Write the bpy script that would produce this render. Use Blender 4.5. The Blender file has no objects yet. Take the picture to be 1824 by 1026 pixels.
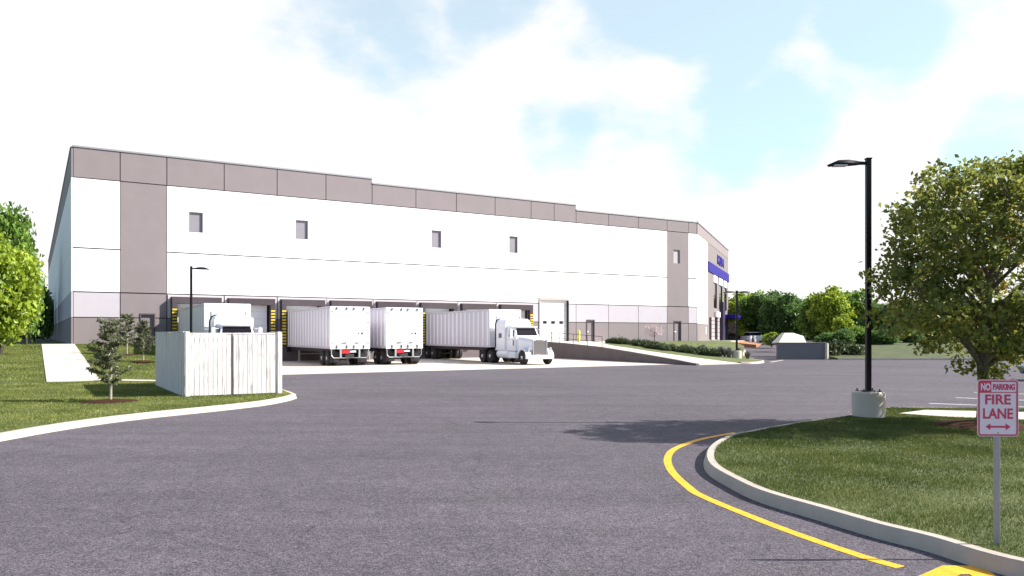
import bpy, math, random
import numpy as np
from mathutils import Vector, Matrix
R = math.radians
# ------------------------------------------------------------------ camera, sky, sun, exposure
scene = bpy.context.scene
COL = scene.collection
F, H = 1401.0, 2.15                       # focal length in photo pixels, eye height (m)
cam = bpy.data.objects.new('camera', bpy.data.cameras.new('camera')); COL.objects.link(cam)
cam.location = (0, 0, H); cam.rotation_euler = (R(90), 0, 0)
cam.data.sensor_width = 36; cam.data.lens = 36*F/1824; cam.data.shift_y = 83/1824
cam.data.clip_end = 5000; cam.data.clip_start = .1
scene.camera = cam
scene.view_settings.view_transform = 'Standard'; scene.view_settings.look = 'None'
scene.view_settings.gamma = 1; scene.view_settings.exposure = 1.12
SUN_DIR = Vector((-1, .0, 0)).normalized()          # way the light travels over the ground
ELEV = R(36)
trav = Vector((SUN_DIR.x*math.cos(ELEV), SUN_DIR.y*math.cos(ELEV), -math.sin(ELEV)))
sl = bpy.data.lights.new('sun', 'SUN'); sl.energy = 4.7; sl.angle = R(.6); sl.color = (1, .955, .9)
so = bpy.data.objects.new('sun', sl); COL.objects.link(so); so.rotation_euler = trav.to_track_quat('-Z', 'Y').to_euler()
so.location = (40, 0, 60)
world = bpy.data.worlds.new('World'); scene.world = world; world.use_nodes = True
wn = world.node_tree; wn.nodes.clear()
def WN(t, **k):
    n = wn.nodes.new(t)
    for a, b in k.items(): setattr(n, a, b)
    return n
def wl(a, b): wn.links.new(a, b)
sky = WN('ShaderNodeTexSky', sky_type='NISHITA'); sky.sun_disc = False; sky.sun_elevation = ELEV
sky.sun_rotation = math.atan2(-SUN_DIR.x, -SUN_DIR.y); sky.air_density = 1.0; sky.dust_density = .6; sky.ozone_density = 1.2
bg1 = WN('ShaderNodeBackground'); bg1.inputs[1].default_value = .088; tn_ = WN('ShaderNodeMix'); tn_.data_type = 'RGBA'; tn_.blend_type = 'MULTIPLY'; tn_.inputs[0].default_value = 1; tn_.inputs[7].default_value = (.76, 1.3, 1.2, 1); wl(sky.outputs[0], tn_.inputs[6]); wl(tn_.outputs[2], bg1.inputs[0])
bg2 = WN('ShaderNodeBackground'); bg2.inputs[0].default_value = (1, .985, .985, 1); bg2.inputs[1].default_value = .5
tc = WN('ShaderNodeTexCoord')
def gap(px, py, r0, r1, amp):
    d = Vector(((px-912)/F, 1, (596-py)/F)).normalized()
    v = WN('ShaderNodeVectorMath', operation='DOT_PRODUCT'); wl(tc.outputs['Generated'], v.inputs[0]); v.inputs[1].default_value = d
    m = WN('ShaderNodeMapRange', interpolation_type='SMOOTHSTEP'); wl(v.outputs['Value'], m.inputs[0])
    m.inputs[1].default_value = math.cos(R(r1)); m.inputs[2].default_value = math.cos(R(r0)); m.inputs[3].default_value = 0; m.inputs[4].default_value = amp
    return m.outputs[0]
tot = None
for g in [(560,30,1,7,.45),(660,60,1,5,.5),(770,10,1,5,.7),(880,-10,1,4,.6),(1290,0,1.5,6,1.0),(1200,10,1,4,.8),(1130,-20,1,4,.6),(1400,15,1,5,.8),(1540,20,1,4,.7),(1700,20,1,5,.5),(980,235,1,4,.65),(1080,240,1,4,.6),
          (740,150,.5,4,.4),(1330,185,1,4,.75),(1430,200,1,4,.75),(1380,250,1,5,.6),(1250,240,1,5,.6),(1570,110,1,4,.6),(1590,40,1,4,.6),(1280,300,1,4,.35),(1780,240,1,4,.75),(1740,290,1,3,.4),(1600,330,1,4,.35),(860,80,.5,3,.4),(1150,-200,6,14,.8)]:
    o = gap(*g)
    if tot is None: tot = o
    else:
        a = WN('ShaderNodeMath', operation='ADD'); wl(tot, a.inputs[0]); wl(o, a.inputs[1]); tot = a.outputs[0]
mp = WN('ShaderNodeMapping'); wl(tc.outputs['Generated'], mp.inputs[0]); mp.inputs['Scale'].default_value = (1, 1, 1.7)
nz = WN('ShaderNodeTexNoise'); nz.inputs['Scale'].default_value = 13; nz.inputs['Detail'].default_value = 9; nz.inputs['Roughness'].default_value = .62; wl(mp.outputs[0], nz.inputs[0])
nm = WN('ShaderNodeMath', operation='MULTIPLY_ADD'); wl(nz.outputs[0], nm.inputs[0]); nm.inputs[1].default_value = -1.8; nm.inputs[2].default_value = .92
ad = WN('ShaderNodeMath', operation='ADD'); wl(tot, ad.inputs[0]); wl(nm.outputs[0], ad.inputs[1])
cl = WN('ShaderNodeMapRange', interpolation_type='SMOOTHSTEP'); wl(ad.outputs[0], cl.inputs[0])
cl.inputs[1].default_value = .15; cl.inputs[2].default_value = 1.25; cl.inputs[3].default_value = 1; cl.inputs[4].default_value = .5
sp_ = WN('ShaderNodeSeparateXYZ'); wl(tc.outputs['Generated'], sp_.inputs[0])
fm = WN('ShaderNodeMapRange', interpolation_type='SMOOTHSTEP'); xy_ = WN('ShaderNodeMath', operation='MULTIPLY_ADD'); wl(sp_.outputs['X'], xy_.inputs[0]); xy_.inputs[1].default_value = .35; wl(sp_.outputs['Y'], xy_.inputs[2]); wl(xy_.outputs[0], fm.inputs[0]); fm.inputs[1].default_value = .2; fm.inputs[2].default_value = .6; fm.inputs[3].default_value = 0; fm.inputs[4].default_value = 1
cm = WN('ShaderNodeMath', operation='MULTIPLY'); wl(cl.outputs[0], cm.inputs[0]); wl(fm.outputs[0], cm.inputs[1])
wl(fm.outputs[0], tn_.inputs[0])
ms = WN('ShaderNodeMixShader'); wl(cm.outputs[0], ms.inputs[0]); wl(bg1.outputs[0], ms.inputs[1]); wl(bg2.outputs[0], ms.inputs[2])
wo = WN('ShaderNodeOutputWorld'); wl(ms.outputs[0], wo.inputs[0])
scene.cycles.max_bounces = 6; scene.cycles.transparent_max_bounces = 8
scene.cycles.sample_clamp_indirect = 6

rng = np.random.default_rng(7); random.seed(7)
# ------------------------------------------------------------------ materials
MATS = {}
def mat(name, col, rough=.7, var=.0, scale=3.0, bump=0., bscale=40., metal=0., spec=.5, col2=None, stretch=(1,1,1), detail=6, emit=None, coat=0.):
    if name in MATS: return MATS[name]
    m = bpy.data.materials.new(name); m.use_nodes = True; nt = m.node_tree; b = nt.nodes['Principled BSDF']
    b.inputs['Base Color'].default_value = (*col, 1); b.inputs['Roughness'].default_value = rough
    b.inputs['Metallic'].default_value = metal; b.inputs['Specular IOR Level'].default_value = spec
    b.inputs['Coat Weight'].default_value = coat
    if var or col2 or bump:
        t = nt.nodes.new('ShaderNodeTexCoord'); mpn = nt.nodes.new('ShaderNodeMapping'); mpn.inputs['Scale'].default_value = stretch
        nt.links.new(t.outputs['Object'], mpn.inputs[0])
    if var or col2:
        n = nt.nodes.new('ShaderNodeTexNoise'); n.inputs['Scale'].default_value = scale; n.inputs['Detail'].default_value = detail; n.inputs['Roughness'].default_value = .65
        nt.links.new(mpn.outputs[0], n.inputs[0])
        r = nt.nodes.new('ShaderNodeValToRGB'); r.color_ramp.elements[0].position = .32; r.color_ramp.elements[1].position = .68
        c2 = col2 or tuple(c*(1+var) for c in col); c1 = col if col2 else tuple(c*(1-var) for c in col)
        r.color_ramp.elements[0].color = (*c1, 1); r.color_ramp.elements[1].color = (*c2, 1)
        nt.links.new(n.outputs[0], r.inputs[0]); nt.links.new(r.outputs[0], b.inputs['Base Color'])
    if bump:
        n2 = nt.nodes.new('ShaderNodeTexNoise'); n2.inputs['Scale'].default_value = bscale; n2.inputs['Detail'].default_value = 5
        nt.links.new(mpn.outputs[0], n2.inputs[0])
        bp = nt.nodes.new('ShaderNodeBump'); bp.inputs['Strength'].default_value = bump; bp.inputs['Distance'].default_value = .02
        nt.links.new(n2.outputs[0], bp.inputs['Height']); nt.links.new(bp.outputs[0], b.inputs['Normal'])
    if emit: b.inputs['Emission Color'].default_value = (*emit, 1); b.inputs['Emission Strength'].default_value = 1
    MATS[name] = m; return m
def leafmat(name, c1, c2, c3=None, trans=.35, isl=True, nscale=.35):
    m = bpy.data.materials.new(name); m.use_nodes = True; nt = m.node_tree; nt.nodes.clear(); L = nt.links.new
    geo = nt.nodes.new('ShaderNodeNewGeometry'); ti = nt.nodes.new('ShaderNodeTexCoord')
    n = nt.nodes.new('ShaderNodeTexNoise'); n.inputs['Scale'].default_value = nscale; n.inputs['Detail'].default_value = 3; L(ti.outputs['Object'], n.inputs[0])
    a = nt.nodes.new('ShaderNodeMath'); a.operation = 'MULTIPLY_ADD'; L(n.outputs[0], a.inputs[0]); a.inputs[1].default_value = 1.5
    s = nt.nodes.new('ShaderNodeMath'); s.operation = 'MULTIPLY_ADD'; L(geo.outputs['Random Per Island'], s.inputs[0]); s.inputs[1].default_value = .6 if isl else 0; s.inputs[2].default_value = -.55 if isl else -.25
    L(s.outputs[0], a.inputs[2])
    r = nt.nodes.new('ShaderNodeValToRGB'); L(a.outputs[0], r.inputs[0]); e = r.color_ramp.elements
    e[0].position = .15; e[0].color = (*c1, 1); e[1].position = .75; e[1].color = (*c2, 1)
    if c3: q = e.new(.95); q.color = (*c3, 1)
    d = nt.nodes.new('ShaderNodeBsdfDiffuse'); t = nt.nodes.new('ShaderNodeBsdfTranslucent'); g = nt.nodes.new('ShaderNodeBsdfGlossy'); g.inputs['Roughness'].default_value = .45; g.inputs[0].default_value = (.7,.75,.7,1)
    L(r.outputs[0], d.inputs[0]); hs = nt.nodes.new('ShaderNodeHueSaturation'); hs.inputs['Value'].default_value = 1.25; hs.inputs['Hue'].default_value = .485; L(r.outputs[0], hs.inputs['Color']); L(hs.outputs[0], t.inputs[0])
    x = nt.nodes.new('ShaderNodeMixShader'); x.inputs[0].default_value = trans; L(d.outputs[0], x.inputs[1]); L(t.outputs[0], x.inputs[2])
    y = nt.nodes.new('ShaderNodeMixShader'); y.inputs[0].default_value = .04; L(x.outputs[0], y.inputs[1]); L(g.outputs[0], y.inputs[2])
    o = nt.nodes.new('ShaderNodeOutputMaterial'); L(y.outputs[0], o.inputs[0]); return m
# asphalt: aggregate speckle, broad tonal patches, faint worn tracks
def asphalt_mat():
    m = bpy.data.materials.new('asphalt'); m.use_nodes = True; nt = m.node_tree; b = nt.nodes['Principled BSDF']; L = nt.links.new
    t = nt.nodes.new('ShaderNodeTexCoord')
    def noise(sc, det, rough=.6): 
        n = nt.nodes.new('ShaderNodeTexNoise'); n.inputs['Scale'].default_value = sc; n.inputs['Detail'].default_value = det; n.inputs['Roughness'].default_value = rough; L(t.outputs['Object'], n.inputs[0]); return n
    def ramp(src, p0, c0, p1, c1):
        r = nt.nodes.new('ShaderNodeValToRGB'); L(src, r.inputs[0]); e = r.color_ramp.elements
        e[0].position = p0; e[0].color = (*c0, 1); e[1].position = p1; e[1].color = (*c1, 1); return r.outputs[0]
    def mul(a, bb, f=1.0):
        x = nt.nodes.new('ShaderNodeMix'); x.data_type = 'RGBA'; x.blend_type = 'MULTIPLY'; x.inputs[0].default_value = f; L(a, x.inputs[6]); L(bb, x.inputs[7]); return x.outputs[2]
    base = ramp(noise(.16, 4).outputs[0], .3, (.07, .062, .071), .72, (.093, .083, .092))
    v = nt.nodes.new('ShaderNodeTexVoronoi'); v.inputs['Scale'].default_value = 75; L(t.outputs['Object'], v.inputs[0])
    sp = ramp(v.outputs['Color'], .15, (.45, .45, .46), .85, (1.75, 1.72, 1.75))
    v2 = nt.nodes.new('ShaderNodeTexVoronoi'); v2.inputs['Scale'].default_value = 28; L(t.outputs['Object'], v2.inputs[0])
    s2 = ramp(v2.outputs['Color'], .1, (.78, .78, .8), .9, (1.22, 1.2, 1.22))
    s3 = ramp(noise(2.5, 7, .7).outputs[0], .35, (.86, .85, .87), .65, (1.13, 1.12, 1.14))
    # hairline cracks, wandering, and long worn bands
    wob = nt.nodes.new('ShaderNodeVectorMath'); wob.operation = 'ADD'; wn_ = noise(.9, 5); sc_ = nt.nodes.new('ShaderNodeVectorMath'); sc_.operation = 'SCALE'; sc_.inputs['Scale'].default_value = 1.1
    L(wn_.outputs['Color'], sc_.inputs[0]); L(t.outputs['Object'], wob.inputs[0]); L(sc_.outputs[0], wob.inputs[1])
    v3 = nt.nodes.new('ShaderNodeTexVoronoi'); v3.feature = 'DISTANCE_TO_EDGE'; v3.inputs['Scale'].default_value = .16; L(wob.outputs[0], v3.inputs[0])
    ck = ramp(v3.outputs['Distance'], .0, (.66, .66, .68), .0035, (1, 1, 1))
    mp2 = nt.nodes.new('ShaderNodeMapping'); mp2.inputs['Rotation'].default_value = (0, 0, R(-25)); mp2.inputs['Scale'].default_value = (.06, .9, 1); L(t.outputs['Object'], mp2.inputs[0])
    n5 = nt.nodes.new('ShaderNodeTexNoise'); n5.inputs['Scale'].default_value = 1.0; n5.inputs['Detail'].default_value = 3; L(mp2.outputs[0], n5.inputs[0])
    bd = ramp(n5.outputs[0], .38, (.9, .9, .9), .62, (1.07, 1.07, 1.07))
    L(mul(mul(mul(mul(mul(base, sp), s2), s3), ck), bd), b.inputs['Base Color']); b.inputs['Roughness'].default_value = .85; b.inputs['Specular IOR Level'].default_value = .3
    bp = nt.nodes.new('ShaderNodeBump'); bp.inputs['Strength'].default_value = .5; bp.inputs['Distance'].default_value = .008; L(v.outputs['Distance'], bp.inputs['Height']); L(bp.outputs[0], b.inputs['Normal'])
    return m
M_asph = asphalt_mat()
M_white = mat('white_precast_panel', (.82,.81,.8), .75, .02, 1.2, .1, 30)
M_band = mat('pale_grey_precast_panel', (.47,.43,.47), .75, .03, 1.0, .1, 30)
M_taupe = mat('taupe_precast_panel', (.225,.187,.192), .75, .05, .7, .1, 30)
M_joint = mat('joint_sealant', (.02,.016,.018), .9)
M_cop = mat('metal_coping', (.33,.32,.34), .45, metal=.4)
M_tan = mat('warm_grey_facade_panel', (.185,.158,.156), .75, .04, .8)
M_blue = mat('blue_sign_panel', (.014,.008,.2), .6, spec=.2)
M_glass = mat('dark_glass', (.012,.009,.012), .08, spec=.35)
M_dark = mat('dock_seal_fabric', (.055,.042,.048), .85, .15, 4)
M_yel = mat('safety_yellow', (.72,.52,.03), .5, .06, 9)
M_conc = mat('pale_concrete', (.53,.465,.4), .85, .07, .9, .15, 60)
M_concd = mat('grey_concrete', (.2,.18,.185), .85, .1, 1.3, .15, 60)
M_kerb = mat('kerb_concrete', (.42,.365,.305), .85, .1, 2.2, .2, 70)
M_wht = mat('white_truck_paint', (.82,.82,.85), .3, coat=.3)
M_alu = mat('ribbed_white_aluminium', (.56,.52,.57), .35, .03, 3)
M_steel = mat('brushed_steel', (.5,.5,.52), .35, metal=.8)
M_rim = mat('wheel_alloy', (.55,.54,.56), .3, metal=.7)
M_tyre = mat('tyre_rubber', (.02,.017,.018), .85)
M_blk = mat('black_trim', (.012,.01,.012), .5)
M_chs = mat('chassis_black', (.03,.024,.024), .7)
M_red = mat('red_lamp_lens', (.55,.02,.03), .3)
M_grill = mat('grille_mesh', (.26,.24,.23), .5, metal=.3)
M_pole = mat('black_pole_paint', (.008,.006,.01), .55, .1, 3, spec=.25)
M_lens = mat('lamp_lens', (.7,.7,.72), .2)
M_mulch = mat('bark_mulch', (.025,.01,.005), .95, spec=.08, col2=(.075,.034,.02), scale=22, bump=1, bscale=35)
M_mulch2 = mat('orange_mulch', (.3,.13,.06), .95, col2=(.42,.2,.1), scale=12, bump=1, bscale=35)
M_bark = mat('grey_brown_bark', (.1,.075,.06), .9, col2=(.2,.16,.13), scale=14, stretch=(1,1,.25), bump=.8, bscale=25)
M_barkd = mat('dark_bark', (.045,.035,.028), .9, .3, 5)
M_barkp = mat('pale_bark', (.3,.27,.22), .9, .25, 18, stretch=(1,1,.3))
M_soil = mat('lawn_soil', (.07,.09,.022), .95, col2=(.12,.135,.04), scale=.9, bump=.8, bscale=12)
M_soil2 = mat('lawn_ground', (.055,.078,.016), .95, col2=(.13,.15,.042), scale=1.6, bump=.9, bscale=18, detail=10)
M_far = mat('far_grass', (.045,.07,.016), .95, col2=(.08,.1,.03), scale=.4)
M_paint = mat('white_road_paint', (.7,.69,.68), .7, .1, 12)
M_pyel = mat('yellow_road_paint', (.8,.38,.01), .7, .22, 9, .3, 80)
M_sgn = mat('sign_white_sheet', (.72,.66,.74), .35, .03, 20)
M_sred = mat('sign_red_ink', (.55,.035,.1), .4)
M_post = mat('galvanised_post', (.34,.33,.36), .45, .08, 20, metal=.4)
M_sand = mat('pale_sand_render', (.7,.64,.53), .85, .04, 1)
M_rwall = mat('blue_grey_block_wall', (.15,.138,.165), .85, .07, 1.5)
def wood_mat(name, c1, c2):
    m = mat(name, c1, .8, col2=c2, scale=1.6, stretch=(24, 24, .6), detail=12, bump=.4, bscale=12)
    r = [n for n in m.node_tree.nodes if n.type == 'VALTORGB'][0].color_ramp.elements; r[0].position = .35; r[1].position = .45; return m
M_wood = wood_mat('whitewashed_boards', (.15,.125,.125), (.66,.62,.6))
M_wood2 = wood_mat('weathered_grey_boards', (.1,.085,.08), (.36,.32,.31))
# ------------------------------------------------------------------ mesh helpers
def tag(o, label=None, cat=None, group=None, kind=None):
    for k, v in (('label', label), ('category', cat), ('group', group), ('kind', kind)):
        if v: o[k] = v
    return o
def empty(name, loc=(0,0,0), rz=0, parent=None):
    o = bpy.data.objects.new(name, None); COL.objects.link(o); o.location = loc; o.rotation_euler = (0,0,rz); o.empty_display_size = .3
    if parent: o.parent = parent
    return o
class MB:
    def __init__(s): s.v = []; s.f = []
    def add(s, vs, fs):
        n = len(s.v); s.v += [tuple(v) for v in vs]; s.f += [tuple(i+n for i in f) for f in fs]; return s
    def box(s, x0, x1, y0, y1, z0, z1):
        return s.add([(x0,y0,z0),(x1,y0,z0),(x1,y1,z0),(x0,y1,z0),(x0,y0,z1),(x1,y0,z1),(x1,y1,z1),(x0,y1,z1)],
                     [(3,2,1,0),(4,5,6,7),(0,1,5,4),(1,2,6,5),(2,3,7,6),(3,0,4,7)])
    def prism(s, pts, axis, a, b):      # polygon extruded along an axis
        n = len(pts)
        def P(p, h): return {'x':(h,p[0],p[1]), 'y':(p[0],h,p[1]), 'z':(p[0],p[1],h)}[axis]
        return s.add([P(p,a) for p in pts]+[P(p,b) for p in pts],
                     [tuple(range(n))[::-1], tuple(range(n,2*n))]+[(i,(i+1)%n,n+(i+1)%n,n+i) for i in range(n)])
    def tube(s, pts, rad, n=8, cap=True):
        pts = [Vector(p) for p in pts]; rad = rad if hasattr(rad,'__len__') else [rad]*len(pts)
        vs = []; fs = []; up = None
        for i, p in enumerate(pts):
            d = (pts[min(i+1,len(pts)-1)]-pts[max(i-1,0)]).normalized()
            if up is None: up = Vector((0,0,1)) if abs(d.z) < .9 else Vector((1,0,0))
            a = d.cross(up); a = a.normalized() if a.length > 1e-6 else d.orthogonal().normalized(); b = d.cross(a).normalized(); up = -b if False else up
            for k in range(n):
                t = 2*math.pi*k/n; vs.append(p+(a*math.cos(t)+b*math.sin(t))*rad[i])
        for i in range(len(pts)-1):
            for k in range(n): fs.append((i*n+k, i*n+(k+1)%n, (i+1)*n+(k+1)%n, (i+1)*n+k))
        if cap: fs += [tuple(range(n))[::-1], tuple(range((len(pts)-1)*n, len(pts)*n))]
        return s.add(vs, fs)
    def lathe(s, prof, n=24, axis='z', c=(0,0,0), squash=1):
        vs = []; fs = []
        for r, h in prof:
            for k in range(n):
                t = 2*math.pi*k/n; u, w = r*math.cos(t), r*math.sin(t)*squash
                vs.append({'z':(c[0]+u,c[1]+w,c[2]+h), 'x':(c[0]+h,c[1]+u,c[2]+w), 'y':(c[0]+u,c[1]+h,c[2]+w)}[axis])
        m = len(prof)
        for i in range(m-1):
            for k in range(n): fs.append((i*n+k, i*n+(k+1)%n, (i+1)*n+(k+1)%n, (i+1)*n+k))
        fs += [tuple(range(n))[::-1], tuple(range((m-1)*n, m*n))]
        return s.add(vs, fs)
    def build(s, name, m, parent=None, bevel=0, smooth=False, seg=2, matrix=None):
        me = bpy.data.meshes.new(name); me.from_pydata(s.v, [], s.f); me.materials.append(m)
        import bmesh
        bm = bmesh.new(); bm.from_mesh(me); bmesh.ops.recalc_face_normals(bm, faces=bm.faces); bm.to_mesh(me); bm.free()
        o = bpy.data.objects.new(name, me); COL.objects.link(o)
        if parent: o.parent = parent
        if smooth:
            me.polygons.foreach_set('use_smooth', [True]*len(me.polygons))
            try: me.set_sharp_from_angle(angle=R(38))
            except Exception: pass
        if bevel:
            b = o.modifiers.new('bevel', 'BEVEL'); b.width = bevel; b.segments = seg; b.limit_method = 'ANGLE'; b.angle_limit = R(35)
        return o
def fast_mesh(name, co, loops, starts, m, parent=None, smooth=False):
    me = bpy.data.meshes.new(name)
    me.vertices.add(len(co)); me.vertices.foreach_set('co', np.asarray(co, np.float32).ravel())
    me.loops.add(len(loops)); me.loops.foreach_set('vertex_index', np.asarray(loops, np.int32))
    me.polygons.add(len(starts)); me.polygons.foreach_set('loop_start', np.asarray(starts, np.int32))
    me.update(calc_edges=True); me.validate(); me.materials.append(m)
    o = bpy.data.objects.new(name, me); COL.objects.link(o)
    if parent: o.parent = parent
    return o
def grid(name, rows, m, kind='structure', skirt=0, parent=None):   # rows of equal-length 3-D points
    vs = [tuple(p) for r in rows for p in r]; n = len(rows[0]); fs = []
    for i in range(len(rows)-1):
        for j in range(n-1): fs.append((i*n+j, i*n+j+1, (i+1)*n+j+1, (i+1)*n+j))
    if skirt:
        ring = [j for j in range(n)]+[i*n+n-1 for i in range(1,len(rows))]+[(len(rows)-1)*n+j for j in range(n-2,-1,-1)]+[i*n for i in range(len(rows)-2,0,-1)]
        b = len(vs); vs += [(vs[k][0], vs[k][1], vs[k][2]-skirt) for k in ring]; q = len(ring)
        fs += [(ring[k], ring[(k+1)%q], b+(k+1)%q, b+k) for k in range(q)]
    o = MB().add(vs, fs).build(name, m, parent, smooth=True)
    if kind: tag(o, kind=kind)
    return o
def poly(name, pts, z, m, thick=0, kind='structure'):
    b = MB()
    if thick: b.prism([(p[0],p[1]) for p in pts], 'z', z-thick, z)
    else: b.add([(p[0],p[1],z) for p in pts], [tuple(range(len(pts)))])
    o = b.build(name, m); tag(o, kind=kind); return o
def catmull(pts, k=8, closed=False):
    P = [np.array(p, float) for p in pts]; out = []; n = len(P)
    for i in range(n if closed else n-1):
        g = (lambda j: P[j % n]) if closed else (lambda j: P[min(max(j,0),n-1)])
        a, b, c, d = g(i-1), g(i), g(i+1), g(i+2)
        for t in np.arange(k)/k: out.append(.5*((2*b)+(-a+c)*t+(2*a-5*b+4*c-d)*t*t+(-a+3*b-3*c+d)*t**3))
    if not closed: out.append(P[-1])
    return out
def offset(path, d):   # positive = left of travel
    out = []; n = len(path)
    for i in range(n):
        t = path[min(i+1,n-1)][:2]-path[max(i-1,0)][:2]; t = t/np.linalg.norm(t)
        out.append(path[i][:2]+d*np.array((-t[1], t[0])))
    return out
def kerb(name, path, side, w=.17, h=.15, label=None, hfun=None):
    """path = foot of the kerb face on the road; side +1 = lawn left of travel; cut joints every 3 m"""
    prof = [(-.02,-.02),(0,h*.25),(.02,h*.8),(.045,h),(w,h),(w,-.02)]
    offs = [offset(path, side*a) for a, _ in prof]; b = MB(); n = len(prof); vs = []; fs = []
    for i in range(len(path)):
        zz = hfun(path[i]) if hfun else 0
        for k in range(n): vs.append((offs[k][i][0], offs[k][i][1], prof[k][1]+zz))
    for i in range(len(path)-1):
        for k in range(n-1): fs.append((i*n+k, i*n+k+1, (i+1)*n+k+1, (i+1)*n+k))
    fs += [tuple(range(n)), tuple(range((len(path)-1)*n, len(path)*n))]
    o = b.add(vs, fs).build(name, M_kerb, smooth=True); tag(o, kind='structure'); return o
def text_obj(name, s, size, m, parent, loc, rot, w=None, h=None, ext=.004, bold=0.):
    c = bpy.data.curves.new(name, 'FONT'); c.body = s; c.size = size; c.extrude = ext; c.align_x = 'CENTER'; c.align_y = 'CENTER'; c.offset = bold
    t = bpy.data.objects.new(name, c); COL.objects.link(t); bpy.context.view_layer.update()
    me = bpy.data.meshes.new_from_object(t); bpy.data.objects.remove(t)
    co = np.array([v.co[:] for v in me.vertices]); mn, mx = co.min(0), co.max(0); ce = (mn+mx)/2; co = co-ce
    if w: co[:,0] *= w/(mx[0]-mn[0])
    if h: co[:,1] *= h/(mx[1]-mn[1])
    me.vertices.foreach_set('co', co.ravel()); me.update(); me.materials.clear(); me.materials.append(m)
    o = bpy.data.objects.new(name, me); COL.objects.link(o); o.parent = parent; o.location = loc; o.rotation_euler = rot; return o
def copy_tree(o, parent=None):
    c = o.copy(); COL.objects.link(c)
    if parent is not None: c.parent = parent
    for ch in [x for x in o.children]: copy_tree(ch, c)
    return c
# ------------------------------------------------------------------ the plan: dock wall frame
A = R(31.3); CA, SA = math.cos(A), math.sin(A); PX, PY = -31.53, 56.5
def W(lx, ly): return (PX+lx*CA-ly*SA, PY+lx*SA+ly*CA)
def G(x, y, z=0.): D = (H-z)*F/(y-596); return np.array(((x-912)/F*D, D))      # photo measurement -> ground point
def HL(ly): return .15+1.31*min(max((ly+26)/25,0),1)
def ZP(ly):
    return float(np.interp(ly, [-24.5,-20,-16,-12.6,-6.7,0], [.03,.42,.74,1.0,1.27,1.46]))
def RZ(Y): return float(np.interp(Y, [66,69,100,140], [.006,.03,1.0,1.1]))
# --- ground, road
poly('ground', [(-900,-300),(900,-300),(900,1500),(-900,1500)], -.06, M_far)
poly('asphalt_yard', [(-40,-30),(90,-30),(90,66.4),(60,67.2),(22,67.6),(22,90),(-10,95),(-40,62)], 0, M_asph)
# concrete apron in front of the docks
ap = [W(5.9,-.6), W(39.4,-.6), W(37.2,-24.4), W(37.6,-22.3), W(8.9,-22.3), W(5.9,-22.3)]
poly('concrete_apron', [W(5.9,-.1), W(39.4,-.1), W(37.9,-22.35), W(5.9,-22.35)], .004, M_conc)
# --- left lawn with its kerb
kl = catmull([(-12.6,-6),(-11.2,6),(-10.55,12.5),(-10.3,15.8),(-10.15,17.4),(-9.8,18.95),(-9.2,20.4),(-8.4,21.8),(-7.6,23.5),(-7.3,24.9),(-7.25,26.1),(-7.5,27.1),W(5.55,-33.4),W(5.75,-28),W(5.75,-23),W(5.75,-12),W(5.75,-.3)], 7)
def hleft(p):
    ly = -(p[0]-PX)*SA+(p[1]-PY)*CA; return max(HL(ly)-.15, 0)
kerb('left_kerb', kl, 1, hfun=hleft)
inner = offset(kl, .165)
rows = []
for j in range(61):
    t = j/60; row = []
    for p in inner:
        q = np.array((p[0]-(1-(1-t)**1)*0, p[1])); far = np.array((-150.0, p[1]+ (p[0]+150)*-.2))
        q = p+(far-p)*(t**2.2)
        row.append((q[0], q[1], hleft(q)+.15-.004))
    rows.append(row)
grid('left_lawn', rows, M_soil2, skirt=0)
# lawn behind the building corner and along its end wall
rows = [[(*W(lx, ly), HL(ly)-.01) for lx in np.linspace(-170, 5.7, 30)] for ly in [-.5,0,1,60,140,260]]
grid('back_lawn', rows, M_far)
# retaining wall along the left edge of the docks (the lawn stands above the yard)
tw = MB(); n = 12
for i in range(n):
    a, b_ = -24+i*2, -22+i*2; za, zb = HL(a)+.12, HL(b_)+.12
    P = [W(5.76,a),W(5.98,a),W(5.98,b_),W(5.76,b_)]
    tw.add([(*P[0],-.02),(*P[1],-.02),(*P[2],-.02),(*P[3],-.02),(*P[0],za),(*P[1],za),(*P[2],zb),(*P[3],zb)], [(3,2,1,0),(4,5,6,7),(0,1,5,4),(1,2,6,5),(2,3,7,6),(3,0,4,7)])
tag(tw.build('retaining_wall', M_concd), 'low grey concrete wall holding the lawn beside the leftmost loading bay', 'retaining wall')
# walkway down the left lawn from the building corner
rows = [[(*W(lx, ly), HL(ly)+.03) for lx in np.linspace(-1.95-.9*k/20, -.1+.1*k/20, 4)] for k, ly in enumerate(np.linspace(-26.3, -.05, 21))]
rows = [[(*W(lx, ly), HL(ly)+.03) for lx in np.linspace(-1.95, .05, 4)] for ly in np.linspace(-26.3, -.05, 21)]
grid('walkway', rows, M_conc, skirt=.12)
e0 = W(.05,-26.1); e1 = (-9.2, 34.0)
poly('walkway_spur', [W(-.2,-26.35), (-13.2,32.9), (-13.6,33.7), W(.0,-25.3)], .185, M_conc, .12)
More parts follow.
